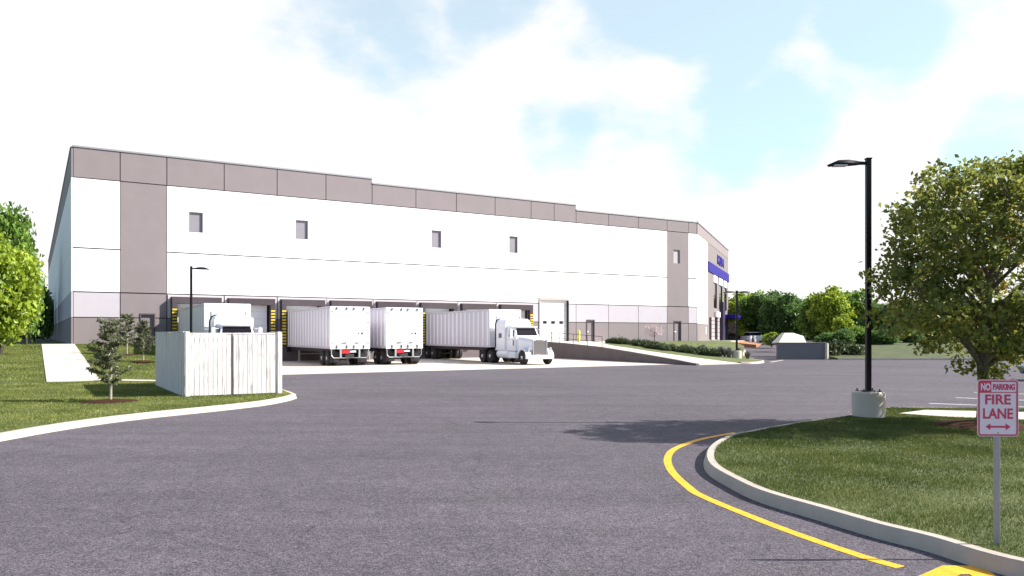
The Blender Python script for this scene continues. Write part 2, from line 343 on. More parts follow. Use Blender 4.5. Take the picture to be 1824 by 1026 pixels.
# --- ramp to the drive-in door and its wall
edge_r = catmull([(41.6,-24.4),(41.0,-21.5),(40.7,-18.3),(40.75,-13.5),(41.7,-9.5),(43.3,-6.2),(45.5,-3.4),(48.0,-1.6),(48.4,-.05)], 5)
rows = []
for k, p in enumerate(edge_r):
    lw = 39.15+(37.25-39.15)*(-p[1]/24.5)
    rows.append([(*W(lw+(p[0]-lw)*t, p[1]), ZP(p[1])+.02) for t in np.linspace(0,1,8)])
grid('concrete_ramp', rows, M_conc, skirt=.05)
b = MB(); n = 25; ys = np.linspace(-24.6, -.1, n); vs = []; fs = []
for i, y in enumerate(ys):
    l0 = 39.15+(37.25-39.15)*(-y/24.5); top = ZP(y)+.12 if y > -23 else ZP(y)+.1
    for lx, z in ((l0-.3,-.05),(l0-.3,top),(l0-.02,top),(l0-.02,-.05)): vs.append((*W(lx,y), z))
for i in range(n-1):
    for k in range(4): fs.append((i*4+k, i*4+(k+1)%4, (i+1)*4+(k+1)%4, (i+1)*4+k))
fs += [(0,1,2,3), tuple(4*(n-1)+k for k in range(4))]
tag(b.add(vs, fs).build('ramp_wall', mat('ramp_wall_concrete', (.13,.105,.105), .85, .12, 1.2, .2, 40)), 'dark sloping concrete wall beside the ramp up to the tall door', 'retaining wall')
# --- right lawn between ramp, building and driveway
re_w = catmull([(18.6,58.9),(19.4,61),(19.7,64),(20.6,70),(22.6,77),(24.4,83),(24.2,87.5)], 6)
L_, rows = len(edge_r), []
lw_ = [W(p[0]+.0, p[1]) for p in edge_r]
K = 40
for i in range(K+1):
    t = i/K; a = lw_[int(round(t*(L_-1)))]; ly = edge_r[int(round(t*(L_-1)))][1]; c = re_w[int(round(t*(len(re_w)-1)))]
    za, zc = ZP(ly)+.0, RZ(c[1])+.12+.75*t**3
    rows.append([(a[0]+(c[0]-a[0])*s, a[1]+(c[1]-a[1])*s, za+(zc-za)*s + .0) for s in np.linspace(0,1,14)])
LAWN_R = rows
grid('right_lawn', rows, M_soil2, skirt=.5)
def lawn_z(X, Y):
    best = min((((q[0]-X)**2+(q[1]-Y)**2, q[2]) for r in LAWN_R for q in r)); return best[1]
kr = catmull([W(41.7,-24.3), (17.6,57.6), (18.5,58.6), (19.55,61), (19.85,64), (20.75,70), (22.75,77), (24.55,83), (24.4,88)], 6)
kerb('driveway_kerb', kr, 1, hfun=lambda p: RZ(p[1])-.006)
poly('infill_lawn', [W(41.5,-24.1),(17.55,57.8),(18.4,58.8),(19.3,61),(18.0,61)], .13, M_soil2)
# driveway and car park above
rows = []
for Y, xl, xr in [(67.6,19.9,40),(69,20.5,24.2),(75,22.2,27),(82,24.3,30),(88,24.6,33),(94,27,36),(100,29.5,52),(112,31,66),(125,36,72),(140,40,74)]:
    rows.append([(xl+(xr-xl)*s, Y, RZ(Y)+(.006 if Y < 69 else .01)) for s in np.linspace(0,1,8)])
grid('driveway', rows[1:], M_asph, skirt=.3)
# ground beyond the road on the right
rows = []
for Y, xl in [(67.4,27.9),(69.3,27.9),(72,25.6),(78,28.6),(86,32.5),(94,36.5),(99.5,52.5),(112,66.5),(126,73),(142,74),(300,70)]:
    rows.append([(xl+(260-xl)*s**2, Y+ (0 if s == 0 else 0), .12+1.28*min(max((Y-67.4)/14,0),1)) for s in np.linspace(0,1,12)])
grid('far_bank', rows, mat('bank_grass', (.035,.052,.014), .95, col2=(.085,.1,.032), scale=1.1, bump=.9, bscale=12, detail=10), skirt=1.3)
rows = [[(X, Y, 1.0) for X in np.linspace(-60, 80, 6)] for Y in (140.5, 300)]
grid('woodland_floor', rows, M_far)
poly('far_kerb', [(27.8,66.95),(90,66.2),(90,66.4),(27.8,67.15)], .14, M_kerb, .15)
poly('gutter_line', [(20.2,61.0),(22.9,66.2),(22.8,66.4),(20.0,61.2)], .006, M_conc)
# retaining wall with pier on the right of the driveway
t = tag(empty('retaining_wall', (25.4,68.9,0)), 'blue-grey block wall in shade at the far side of the road, with a pale end pier', 'retaining wall')
MB().box(-2.15,2.0,0,.3,-.05,1.38).build('wall', M_rwall, t)
MB().box(-2.25,2.25,-.05,.36,1.382,1.46).build('coping', M_concd, t, .01)
MB().prism([(2.0,-.12),(2.14,-.2),(2.3,-.12),(2.36,.1),(2.3,.36),(2.0,.36)], 'z', -.05, 1.38).build('pier', M_conc, t)
b = MB(); b.add([(-1.65,0,0),(.9,0,0),(.9,1.9,0),(-1.65,1.9,0),(-.75,.95,.95),(-.0,.95,.95),(.9,.8,.66),(.9,1.75,.66),(-.0,1.75,.95),(-.75,1.75,.95)],
      [(0,1,6,5,4),(0,4,9,3),(3,9,8,7,2),(1,2,7,6),(4,5,8,9),(5,6,7,8),(0,3,2,1)])
o = b.build('utility_cover', M_sand); o.location = (25.55,70.6,1.36); tag(o, 'pale sand coloured wedge-shaped cover rising behind the shaded block wall', 'utility cover')
# --- island, right foreground
isl_px = [(1502,740),(1440,748),(1378,758),(1330,767),(1298,773.5),(1268,788),(1255,805.5),(1262,827),(1306,853),(1357,875),(1458,904),(1560,933),(1651,955),(1824,1002)]
ip = [G(x,y,.15) for x,y in isl_px]
ip = [(10.4,21.75),(9.3,21.0)]+[tuple(p) for p in ip]+[(5.6,5.9),(7.2,5.0),(9.5,4.4)]
ik = catmull(ip[::-1], 8)
kerb('island_kerb', ik, -1, w=.16)
ik2 = catmull([(10.4,21.75),(11.6,21.75),(13.6,21.2),(20,19.6),(26,18.4)], 4)
kerb('island_far_kerb', ik2, -1, w=.16)
isl_poly = [tuple(p) for p in offset(ik, -.155)]+[tuple(p) for p in offset(ik2, -.155)]+[(26,4)]
poly('island_lawn', isl_poly, .142, M_soil)
poly('island_path', [G(1600,737,.15),G(1648,731,.15),(21,18.15),(21,17.0),G(1824,748,.15),G(1700,744,.15)], .165, M_conc, .06)
ring = [G(x,y,0) for x,y in [(1310,771),(1265,779),(1233,787),(1200,801),(1189,818),(1197,840),(1225,867),(1251,884),(1342,922),(1429,955),(1535,991),(1604,1011)]]
yl = catmull(ring, 7); a1, a2 = offset(yl, .065), offset(yl, -.065)
grid('yellow_line', [[(*p,.004) for p in a1],[(*p,.004) for p in a2]], M_pyel)
mk = MB(); mk.add([(x,y,.004) for x,y in [(2.1,5.75),(4.0,7.31),(4.34,7.31),(4.2,5.6),(4.0,5.6),(4.1,7.05),(4.02,7.05),(2.35,5.65)]], [tuple(range(8))])
tag(mk.build('road_letter', M_pyel), kind='structure')
for i,(p,q) in enumerate([((1655,718.5),(1824,725)),((1702,708.5),(1824,713)),((1735,699),(1824,702))]):
    a, b_ = G(*p), G(*q); d = (b_-a)/np.linalg.norm(b_-a); nn = np.array((-d[1],d[0]))*.06; b_ = a+d*5.5
    tag(MB().add([(*(a-nn),.004),(*(b_-nn),.004),(*(b_+nn),.004),(*(a+nn),.004)],[(0,1,2,3)]).build('bay_line', M_paint), kind='structure')
# ------------------------------------------------------------------ warehouse
wh = tag(empty('warehouse', (PX,PY,0), A), 'long white and taupe precast warehouse with a row of loading docks and stepped grey parapet', 'warehouse')
BX = 61.07
JX = [0,3.03,6.21,10.37,14.49,18.55,22.64,26.78,30.84,34.96,39.01,41.73,44.41,48.57,52.58,56.64,59.79,BX]
docks = [8.3+4.12*i for i in range(8)]
wins = [(7.77,8.79,10.03,11.6),(16,17.03,10.03,11.6),(28.33,29.29,10.03,11.6),(36.52,37.47,10.0,11.6),(57.54,58.53,9.95,11.5)]
doors = [(4.35,5.4,1.44,3.72),(45.7,46.75,1.46,3.66),(57.62,58.7,1.46,3.66)]
big = (39.93,43.45,1.46,5.72)
holes = wins+doors+[big]+[(c-1.45,c+1.45,1.15,4.6) for c in docks]
def cells(x0,x1,z0,z1,hs):
    xs = sorted({x0,x1,*[h[0] for h in hs if x0<h[0]<x1],*[h[1] for h in hs if x0<h[1]<x1]}); zs = sorted({z0,z1,*[h[2] for h in hs if z0<h[2]<z1],*[h[3] for h in hs if z0<h[3]<z1]})
    for i in range(len(xs)-1):
        for j in range(len(zs)-1):
            cx, cz = (xs[i]+xs[i+1])/2, (zs[j]+zs[j+1])/2
            if not any(h[0]<cx<h[1] and h[2]<cz<h[3] for h in hs): yield xs[i],xs[i+1],zs[j],zs[j+1]
PIL = [(3.03,6.21),(56.64,59.79)]
mb = {k: MB() for k in ('wall','wall_band','base_course','pilaster0','pilaster1','parapet')}
def top_at(x): return 15.62 if x < 22.6 else (15.2 if x < 44.4 else 14.68)
for i in range(len(JX)-1):
    x0, x1 = JX[i], JX[i+1]; pil = [k for k,p in enumerate(PIL) if p[0]-.01<=x0<p[1]-.01]
    for z0, z1, kind in ((-.05,3.38,'base_course'),(3.38,5.21,'wall_band'),(5.21,8.38,'wall'),(8.38,13.44,'wall'),(13.44,None,'parapet')):
        z1 = z1 or top_at((x0+x1)/2)
        key = kind if not pil or kind == 'parapet' else 'pilaster%d' % pil[0]
        if pil and kind == 'wall' and z0 == 8.38: continue
        if pil and kind == 'wall': z1 = 13.44
        g = .03 if key != 'wall' else .014
        gz = .05 if kind != 'wall' else .065
        for c in cells(x0+g, x1-g, z0+(gz if z0>0 else 0), z1-gz*.3, holes): mb[key].box(c[0],c[1],-.12,0,c[2],c[3])
names = dict(wall=('wall',M_white), wall_band=('wall_band',M_band), base_course=('base_course',M_taupe), pilaster0=('pilaster',M_taupe), pilaster1=('pilaster',M_taupe), parapet=('parapet',M_taupe))
core = MB()
for xa,xb in ((.1,22.64),(22.64,44.41),(44.41,BX-.3)):
    for c in cells(xa,xb,0,top_at((xa+xb)/2)-.03,holes): core.box(c[0],c[1],-.06,.5,c[2],c[3])
core.build('joint_backing', M_joint, wh)
for k, b in mb.items(): b.build(names[k][0], names[k][1], wh)
cp = MB(); cp.box(-.06,22.64,-.18,.35,15.62,15.74); cp.box(22.64,44.41,-.18,.35,15.2,15.32); cp.box(44.41,BX+.05,-.18,.35,14.68,14.8); cp.build('coping', M_cop, wh)
# end wall (left), 105 m deep
LD = 105
def endwall(z0,z1,m,name):
    b = MB(); n = 14
    for i in range(n): b.box(-.12,-.001, -.1+i*LD/n+(.03 if i else 0), -.1+(i+1)*LD/n-.03, z0+.03, z1)
    b.build(name, m, wh)
for z0,z1,m,nm in ((-.05,3.38,M_taupe,'base_course'),(3.38,5.21,M_band,'wall_band'),(5.21,8.38,M_white,'wall'),(8.38,13.44,M_white,'wall'),(13.44,15.62,M_taupe,'parapet')): endwall(z0,z1,m,nm)
MB().box(.001,.45,.5,LD,0,15.6).build('joint_backing', M_joint, wh)
MB().box(-.18,.4,.35,LD,15.62,15.74).build('coping', M_cop, wh)
# angled entrance front
C = Vector((BX,0,0)); FA = math.atan2(.93,.366)-A          # angle in warehouse frame
fr = empty('facade_frame', (0,0,0))
bpy.data.objects.remove(fr)
def FT(t, off, z):    # t along the front, off outwards
    d = Vector((math.cos(FA), math.sin(FA))); nn = Vector((d.y,-d.x))
    return (BX+d.x*t+nn.x*off, d.y*t+nn.y*off, z)
def fbox(b, t0,t1,o0,o1,z0,z1):
    b.add([FT(t0,o0,z0),FT(t1,o0,z0),FT(t1,o1,z0),FT(t0,o1,z0),FT(t0,o0,z1),FT(t1,o0,z1),FT(t1,o1,z1),FT(t0,o1,z1)],[(3,2,1,0),(4,5,6,7),(0,1,5,4),(1,2,6,5),(2,3,7,6),(3,0,4,7)])
def TX(x):            # photo column -> distance along the front
    u = (x-912)/F; cx, cy = W(BX,0); return (cx-u*cy)/(u*.93-.366)
FL_ = TX(1295.5); T0 = TX(1259)
b = MB(); fbox(b,.1,FL_-.1,-.4,-.05,0,14.3); b.build('joint_backing', M_joint, wh)
b = MB(); fbox(b,.02,T0-.03,-.02,.12,5.24,8.36); fbox(b,.02,T0-.03,-.02,.12,8.41,13.42); b.build('wall', M_white, wh)
b = MB(); fbox(b,.02,T0-.03,-.02,.12,3.4,5.19); b.build('wall_band', mat('pale_wall_band', (.62,.58,.58), .75, .02, 1.2), wh)
b = MB(); fbox(b,.02,T0-.03,-.02,.12,0,3.36); b.build('base_course', M_tan, wh)
b = MB(); fbox(b,.02,FL_,-.02,.14,13.46,14.68); b.build('parapet', M_taupe, wh)
b = MB(); fbox(b,-.02,FL_+.05,-.3,.22,14.68,14.84); b.build('coping', M_cop, wh)
fw = [(TX(1269.5),TX(1275.2)),(TX(1279),TX(1285)),(TX(1287.8),TX(1292.7))]
fd = [(TX(1261.3),TX(1264.3)),(TX(1270.3),TX(1275.2)),(TX(1279),TX(1285)),(TX(1288),TX(1292.3))]
b = MB(); hs = [(a,c,5.6,8.9) for a,c in fw]+[(a,c,1.5,4.3) for a,c in fd]
for c in cells(T0,FL_,0,13.42,hs): fbox(b,c[0],c[1],-.02,.13,c[2],c[3])
b.build('entrance_wall', M_tan, wh)
for a,c in fw:
    g = MB(); fbox(g,a,c,-.04,0.02,5.6,8.9); w = g.build('window', M_glass, wh)
    f = MB()
    for k in range(3): fbox(f,a,c,.02,.08,5.6+k*1.62,5.68+k*1.62)
    for k in range(2): fbox(f,a+(c-a)*k*.98,a+(c-a)*k*.98+.08,.02,.08,5.685,8.83)
    f.build('frame', M_blk, w)
    g = MB(); fbox(g,a-.15,c+.15,.131,.17,8.98,9.9); g.build('panel', M_white, wh)
for a,c in fd:
    g = MB(); fbox(g,a,c,-.04,0.02,1.5,4.3); w = g.build('door', M_glass, wh)
    f = MB()
    for k in range(3): fbox(f,a,c,.02,.08,1.5+k*1.1,1.56+k*1.1)
    f.build('frame', M_blk, w)
g = MB()
for t0,t1 in ((fd[0][1]+.05,fd[1][0]-.05),(fd[1][1]+.05,fd[2][0]-.05),(fd[2][1]+.05,fd[3][0]-.05)):
    for k in range(6): fbox(g,t0,t1,.132,.22,1.45+k*.5,1.9+k*.5)
g.build('block_pier', mat('pale_masonry', (.3,.275,.28), .8, .1, 2), wh)
g = MB(); fbox(g,T0,FL_+.02,.132,.26,9.95,11.15); g.build('blue_band', M_blue, wh)
g = MB(); fbox(g,TX(1284.2)-.0,FL_+.6,.1,2.1,4.45,4.95); g.build('canopy', M_blue, wh, .02)
g = MB(); fbox(g,TX(1280),TX(1284),.23,.6,1.4,6.6); g.build('entrance_column', mat('indigo_cladding', (.03,.022,.06), .5), wh)
g = MB(); fbox(g,TX(1270),TX(1276.5),.135,.5,4.45,5.15); g.build('lamp_box', M_white, wh, .02)
ts0, ts1 = TX(1275.5), TX(1286.8)
lt = text_obj('sign_lettering', 'KBM', 1.5, M_blue, wh, FT((ts0+ts1)/2,.17,12.2), (R(90),0,FA), w=abs(ts1-ts0), h=1.25, ext=.05, bold=.02)
g = MB(); fbox(g,6.9,7.25,.125,.16,2.2,3.1); g.build('notice', M_white, wh)
# roof and rear closure
MB().add([(.45,.5,13.0),(BX-.6,.5,13.0),FT(FL_-.3,-.5,13.0),FT(FL_-.3,-.5,13.0)[:0]+(BX+12,LD,13.0),(.45,LD,13.0)],[(0,1,2,3,4)]).build('roof', M_cop, wh)
MB().add([(0,LD,0),(BX+12,LD,0),(BX+12,LD,14.7),(0,LD,14.7)],[(0,1,2,3)]).build('rear_wall', M_taupe, wh)
p = FT(FL_,0,0); MB().add([(p[0],p[1],0),(BX+12,LD,0),(BX+12,LD,14.6),(p[0],p[1],14.6)],[(0,1,2,3)]).build('side_wall', M_taupe, wh)
# recessed upper windows
M_wp = mat('grey_window_panel', (.24,.22,.25), .5, .05, 2); M_wp2 = mat('pale_window_panel', (.42,.38,.39), .5)
for i,(x0,x1,z0,z1) in enumerate(wins):
    o = MB().box(x0,x1,.02,.08,z0,z1).build('window', M_wp if i < 4 else M_wp2, wh)
    f = MB(); s = .05
    f.box(x0,x1,-.1,.018,z1-s,z1); f.box(x1-s,x1,-.1,.018,z0,z1-s-.001); f.box(x0,x0+s,-.1,.018,z0,z1-s-.001); f.box(x0+s,x1-s,-.1,.018,z0,z0+s)
    f.build('frame', M_taupe, o)
for i,(x0,x1,z0,z1) in enumerate(doors):
    d = MB().box(x0+.09,x1-.09,.0,.05,z0,z1-.09).build('door', M_taupe, wh)
    f = MB(); f.box(x0,x1,-.17,-.0,z1-.09,z1+.02); f.box(x0,x0+.09,-.17,.0,z0,z1-.091); f.box(x1-.09,x1,-.17,.0,z0,z1-.091); f.build('frame', mat('dark_door_frame', (.09,.07,.08), .6), d)
    MB().tube([(x0+.2,-.02,z0+1.0),(x0+.2,-.07,z0+1.0),(x0+.33,-.07,z0+1.0)],.015,6).build('handle', M_steel, d)
# tall drive-in door
x0,x1,z0,z1 = big
d = MB(); n = 8
for k in range(n): d.box(x0+.12,x1-.12,.02,.08,z0+k*(z1-z0-.15)/n+.006,z0+(k+1)*(z1-z0-.15)/n-.006)
d = d.build('drive_in_door', M_white, wh)
for k in range(3): MB().box(x0+.55+k*.98,x0+1.0+k*.98,0.0,.019,3.22,3.5).build('window', M_glass, d)
f = MB(); f.box(x0,x1,-.2,-.0,z1-.15,z1+.1); f.box(x0,x0+.12,-.2,.0,z0,z1-.151); f.build('frame', mat('pale_frame', (.48,.4,.39), .7), d)
MB().box(x1-.12,x1+.0,-.22,.019,z0,z1-.151).build('frame', M_joint, d)
# docks
for i, c in enumerate(docks):
    d = MB()
    for k in range(6): d.box(c-1.3,c+1.3,.1,.15,1.2+k*.56+.005,1.2+(k+1)*.56-.005)
    d = d.build('dock_door', M_white, wh)
    s = MB(); s.box(c-1.8,c+1.8,-.62,-.125,4.5,5.02); s.box(c-1.8,c-1.42,-.62,-.125,1.2,4.499); s.box(c+1.42,c+1.8,-.62,-.125,1.2,4.499)
    s.build('dock_seal', M_dark, d, .02)
    y = MB()
    for sx in (-1,1):
        for k in range(12):
            a = c+sx*1.45; b_ = c+sx*1.78; y.box(min(a,b_),max(a,b_),-.64,-.622,1.35+k*.24,1.47+k*.24)
    y.build('guide_stripes', M_yel, d)
    t = MB(); t.box(c-2.02,c+2.02,-.19,-.123,5.03,5.17); t.box(c-2.02,c-1.86,-.19,-.123,3.4,5.029); t.box(c+1.86,c+2.02,-.19,-.123,3.4,5.029)
    t.build('surround', mat('pale_surround', (.56,.5,.5), .75), d)
    bp = MB(); bp.box(c-1.3,c-.95,-.32,-.125,.75,1.15); bp.box(c+.95,c+1.3,-.32,-.125,.75,1.15); bp.build('bumper', M_blk, d, .02)
dp = MB(); dp.box(6.0,39.1,-.16,-.122,0,1.12); dp.build('dock_face', mat('dock_face_shaded_concrete', (.13,.105,.11), .85, .1, 1), wh)  # lower dock wall; shade below the trailers is put into its dark colour
# entrance walk and mulch bed beside the front
def FW(t,off): x,y,_ = FT(t,off,0); return W(x,y)
rows = [[(*FW(t,o), 1.34+.0*o) for o in (.15,1.5,3.2)] for t in np.linspace(1.5,FL_+6,12)]
grid('entrance_walk', rows, M_conc, skirt=.6)
rows = [[(*FW(t,o), 1.30-.1*(o-3.2)) for o in (3.25,4.5,6.2)] for t in np.linspace(3.5,19,8)]
grid('mulch_bed', rows, M_mulch2, skirt=.6)
# ------------------------------------------------------------------ wheels and trucks
def wheel(parent, x, y, side, r=.51, w=.28, dual=False):
    wd = w*2+.06 if dual else w
    e = empty('wheel', (x,y,r), 0, parent)
    t = MB(); 
    for k in range(2 if dual else 1):
        o = side*(-(w+.06)*k)
        t.lathe([(r*.62,-w/2),(r*.93,-w/2),(r,-w/2+.04),(r,w/2-.04),(r*.93,w/2),(r*.62,w/2)], 28, 'x', (o,0,0))
    t.build('tyre', M_tyre, e, smooth=True)
    m = MB(); s = side; m.lathe([(r*.64,s*(-w/2+.02)),(r*.64,s*(w/2-.01)),(r*.55,s*(w/2-.0)),(r*.5,s*(w/2-.07)),(r*.3,s*(w/2-.09)),(r*.26,s*(w/2+.02)),(r*.12,s*(w/2+.04))], 24, 'x')
    m.build('rim', M_rim, e, smooth=True)
    nb = MB()
    for k in range(8):
        a = k*math.pi/4; nb.lathe([(.03,s*(w/2-.07)),(.03,s*(w/2-.02))], 6, 'x', (0,r*.4*math.cos(a),r*.4*math.sin(a)))
    nb.build('hub_bolt', M_chs, e)
    return e
WID, LEN = 2.78, 13.2
def trailer_parts(root):
    """nose at y=0, rear at y=-LEN (y forward), floor at 1.2"""
    hw = WID/2; z0, z1 = 1.18, 4.06
    MB().box(-hw+.04,hw-.04,-LEN+.12,-.06,z0+.02,z1-.05).build('box_shell', M_alu, root)
    for sx in (-1,1):                          # side ribs (sheet-and-post), painted whiter than the greyed shell to imitate lit edges
        b = MB(); n = 17
        for k in range(n):
            y = -LEN+.35+k*(LEN-.75)/(n-1); b.prism([(sx*(hw-.041),y-.11),(sx*(hw+.0),y-.04),(sx*(hw+.0),y+.04),(sx*(hw-.041),y+.11)],'z',z0+.15,z1-.13)
        b.build('side_ribs', M_wht, root)
    for sx in (-1,1):
        for za, zb in ((z1-.12,z1),(z0,z0+.14)): MB().box(*sorted((sx*(hw-.05),sx*(hw+.004))),-LEN+.1,-.1,za,zb).build('side_rail', M_alu, root)
    MB().box(-hw+.02,hw-.02,-LEN+.1,-.02,z1-.048,z1+.015).build('roof_panel', M_wht, root, .02)
    MB().box(-hw,hw,-.1,0,z0,z1).build('nose_panel', M_wht, root, .045, seg=3)
    b = MB(); b.box(-hw,-hw+.09,-LEN,-LEN+.12,z0-.02,z1); b.box(hw-.09,hw,-LEN,-LEN+.12,z0-.02,z1); b.box(-hw+.09,hw-.09,-LEN,-LEN+.12,z1-.14,z1); b.box(-hw+.09,hw-.09,-LEN,-LEN+.12,z0-.02,z0+.12)
    b.build('rear_frame', M_wht, root, .01)
    for sx in (-1,1):
        d = MB().box(*sorted((sx*.012,sx*(hw-.095))),-LEN+.01,-LEN+.08,z0+.125,z1-.145).build('rear_door', M_wht, root, .008)
        for k in (.25,.95):
            x = sx*k; rod = MB().tube([(x,-LEN-.03,z0+.05),(x,-LEN-.03,z1-.03)],.016,6).build('lock_rod', mat('grey_rod', (.62,.62,.63), .4), d)
            c = MB(); c.box(x-.035,x+.035,-LEN-.055,-LEN+.005,z1-.2,z1-.04); c.box(x-.035,x+.035,-LEN-.055,-LEN+.005,z0+.02,z0+.24); c.build('keeper', M_chs, d)
        MB().box(*sorted((sx*.3,sx*.62)),-LEN-.05,-LEN-.02,z0+.38,z0+.43).build('door_handle', M_chs, d)
        for k in range(4): MB().box(*sorted((sx*(hw-.2),sx*(hw-.05))),-LEN-.02,-LEN+.0,z0+.35+k*.72,z0+.42+k*.72).build('hinge', M_steel, d)
    MB().box(.55,.62,-LEN-.03,-LEN+.01,2.2,2.3).build('vent_plate', M_chs, root)
    MB().box(.78,.86,-LEN-.03,-LEN+.01,2.18,2.3).build('vent_plate', M_chs, root)
    b = MB(); b.box(-hw+.25,-hw+.4,-LEN+.3,-1.0,.93,1.18); b.box(hw-.4,hw-.25,-LEN+.3,-1.0,.93,1.18); b.box(-.5,-.38,-LEN+.1,-.6,.9,1.17); b.box(.38,.5,-LEN+.1,-.6,.9,1.17)
    for k in range(16): b.box(-.379,.379,-LEN+.4+k*.8,-LEN+.46+k*.8,1.0,1.15)
    b.build('chassis', M_chs, root)
    g = MB(); g.box(-.72,-.6,-LEN+.05,-LEN+.12,.56,1.17); g.box(.6,.72,-LEN+.05,-LEN+.12,.56,1.17); g.tube([(-hw+.08,-LEN+.08,1.16),(-hw+.1,-LEN+.08,.72),(-hw+.24,-LEN+.08,.56),(hw-.24,-LEN+.08,.56),(hw-.1,-LEN+.08,.72),(hw-.08,-LEN+.08,1.16)],.035,6)
    g.build('underride_guard', M_steel, root)
    MB().box(-.58,-.02,-LEN+.07,-LEN+.11,.86,1.12).build('tail_light', M_red, root)
    MB().box(.0,.4,-LEN+.07,-LEN+.11,.93,1.05).build('reflector', M_wht, root)
    MB().box(-.3,.3,-LEN+.14,-LEN+.18,.6,.84).build('licence_holder', M_chs, root)
    for y in (-LEN+1.05,-LEN+2.3):
        for sx in (-1,1): wheel(root, sx*(hw-.17), y, sx, dual=True)
        MB().tube([(-hw+.2,y,.51),(hw-.2,y,.51)],.07,8).build('axle', M_chs, root)
    for sx in (-1,1):
        MB().box(*sorted((sx*(hw-.75),sx*(hw-.1))),-LEN+.36,-LEN+.38,.25,1.0).build('mudflap', M_blk, root)
def landing_gear(root):
    b = MB()
    for sx in (-1,1): b.box(*sorted((sx*.85,sx*.98)),-2.95,-2.8,.1,1.0); b.box(*sorted((sx*.8,sx*1.03)),-3.0,-2.75,.0,.1)
    b.box(-.85,.85,-2.9,-2.85,.6,.66); b.build('landing_gear', M_steel, root)
def tractor_parts(root):
    hw = 1.0
    # chassis rails
    b = MB(); b.box(-.45,-.35,-2.0,4.9,.7,.95); b.box(.35,.45,-2.0,4.9,.7,.95); b.box(-.34,.34,-1.2,-.2,.95,1.12); b.build('frame_rails', M_chs, root)
    # sleeper
    s = MB().prism([(-1.12,1.0),(1.12,1.0),(1.12,2.95),(1.02,3.2),(.82,3.32),(-.82,3.32),(-1.02,3.2),(-1.12,2.95)],'y',.55,1.95).build('sleeper', M_wht, root, .04, seg=3)
    g = MB(); g.tube([(-1.13,.52,1.15),(-1.13,.52,2.96),(-1.03,.52,3.22),(-.83,.52,3.335),(.83,.52,3.335),(1.03,.52,3.22),(1.13,.52,2.96),(1.13,.52,1.15)],.055,6); g.build('sleeper_shadow_line', M_blk, s)  # added black tube imitating the shadow along the sleeper's rear edge
    for sx in (-1,1): MB().box(*sorted((sx*1.121,sx*1.13)),1.0,1.45,1.9,2.25).build('side_window', M_glass, s)
    # cab
    cab = MB(); cab.add([(-1.02,1.95,.95),(1.02,1.95,.95),(1.02,3.35,.95),(-1.02,3.35,.95),(-1.02,1.95,2.05),(1.02,1.95,2.05),(1.0,3.38,2.0),(-1.0,3.38,2.0),(-.92,1.95,2.82),(.92,1.95,2.82),(.84,3.0,2.76),(-.84,3.0,2.76)],
        [(0,1,2,3),(0,4,5,1),(1,5,6,2),(2,6,7,3),(3,7,4,0),(4,8,9,5),(5,9,10,6),(6,10,11,7),(7,11,8,4),(8,11,10,9)])
    cab = cab.build('cab', M_wht, root, .05, seg=3)
    # windshield as a slightly proud pane on the raked face
    MB().add([(-.84,3.365,2.1),(.84,3.365,2.1),(.78,3.1,2.62),(-.78,3.1,2.62),(-.84,3.335,2.09),(.84,3.335,2.09),(.78,3.07,2.61),(-.78,3.07,2.61)],[(0,1,2,3),(7,6,5,4),(0,4,5,1),(1,5,6,2),(2,6,7,3),(3,7,4,0)]).build('windshield', M_glass, cab)
    MB().box(-.9,.9,2.95,3.3,2.68,2.74).build('sun_visor', M_wht, cab, .02)
    for sx in (-1,1):
        x = lambda z: sx*(1.025 if z < 2.05 else 1.025-.1*(z-2.05)/.77)
        MB().add([(x(2.0)+sx*.006,2.35,1.99),(x(2.0)+sx*.006,3.1,1.99),(x(2.55)+sx*.006,2.95,2.56),(x(2.55)+sx*.006,2.35,2.56),(x(2.0)-sx*.02,2.35,1.99),(x(2.0)-sx*.02,3.1,1.99),(x(2.55)-sx*.02,2.95,2.56),(x(2.55)-sx*.02,2.35,2.56)],
            [(0,1,2,3),(7,6,5,4),(0,4,5,1),(1,5,6,2),(2,6,7,3),(3,7,4,0)]).build('side_window', M_glass, cab)
        MB().box(*sorted((sx*1.021,sx*1.035)),2.12,3.28,1.0,1.95).build('door', M_wht, cab, .006)
        MB().box(*sorted((sx*1.036,sx*1.06)),3.05,3.15,1.35,1.75).build('vent', M_blk, cab)
        MB().box(*sorted((sx*1.036,sx*1.07)),2.25,2.42,1.78,1.83).build('door_handle', M_steel, cab)
        m = MB(); m.tube([(sx*1.0,3.2,2.5),(sx*1.32,3.25,2.5)],.018,6); m.tube([(sx*1.0,3.2,1.95),(sx*1.32,3.25,1.95)],.018,6); m.box(*sorted((sx*1.22,sx*1.42)),3.22,3.3,1.9,2.56)
        m.build('mirror', M_wht, root, .01)
        t = MB().tube([(sx*.85,.75,.72),(sx*.85,2.3,.72)],.32,20).build('fuel_tank', M_wht, root, smooth=True)
        MB().box(*sorted((sx*.62,sx*1.14)),2.35,3.5,.45,.92).build('step', M_wht, root, .04, seg=3)
        MB().tube([(sx*1.02,.42,.95),(sx*1.02,.42,3.55)],.065,10).build('exhaust_stack', M_steel, root, smooth=True)
        # front wing, arched over the wheel
        n = 12; pr = []
        for k in range(n+1):
            a = math.pi*(1.0-k/n); pr.append((4.5+.66*math.cos(a), .52+.64*math.sin(a)))
        for k in range(n+1):
            a = math.pi*(k/n); pr.append((4.5+.56*math.cos(a), .52+.56*math.sin(a)))
        MB().prism(pr,'x',*sorted((sx*.72,sx*1.16))).build('wing', M_wht, root, .02)
        hb = MB().lathe([(.11,0),(.13,.05),(.13,.1),(.1,.13)], 16, 'y', (sx*.88,5.0,1.12)); hb.build('headlight', M_steel, root, smooth=True)
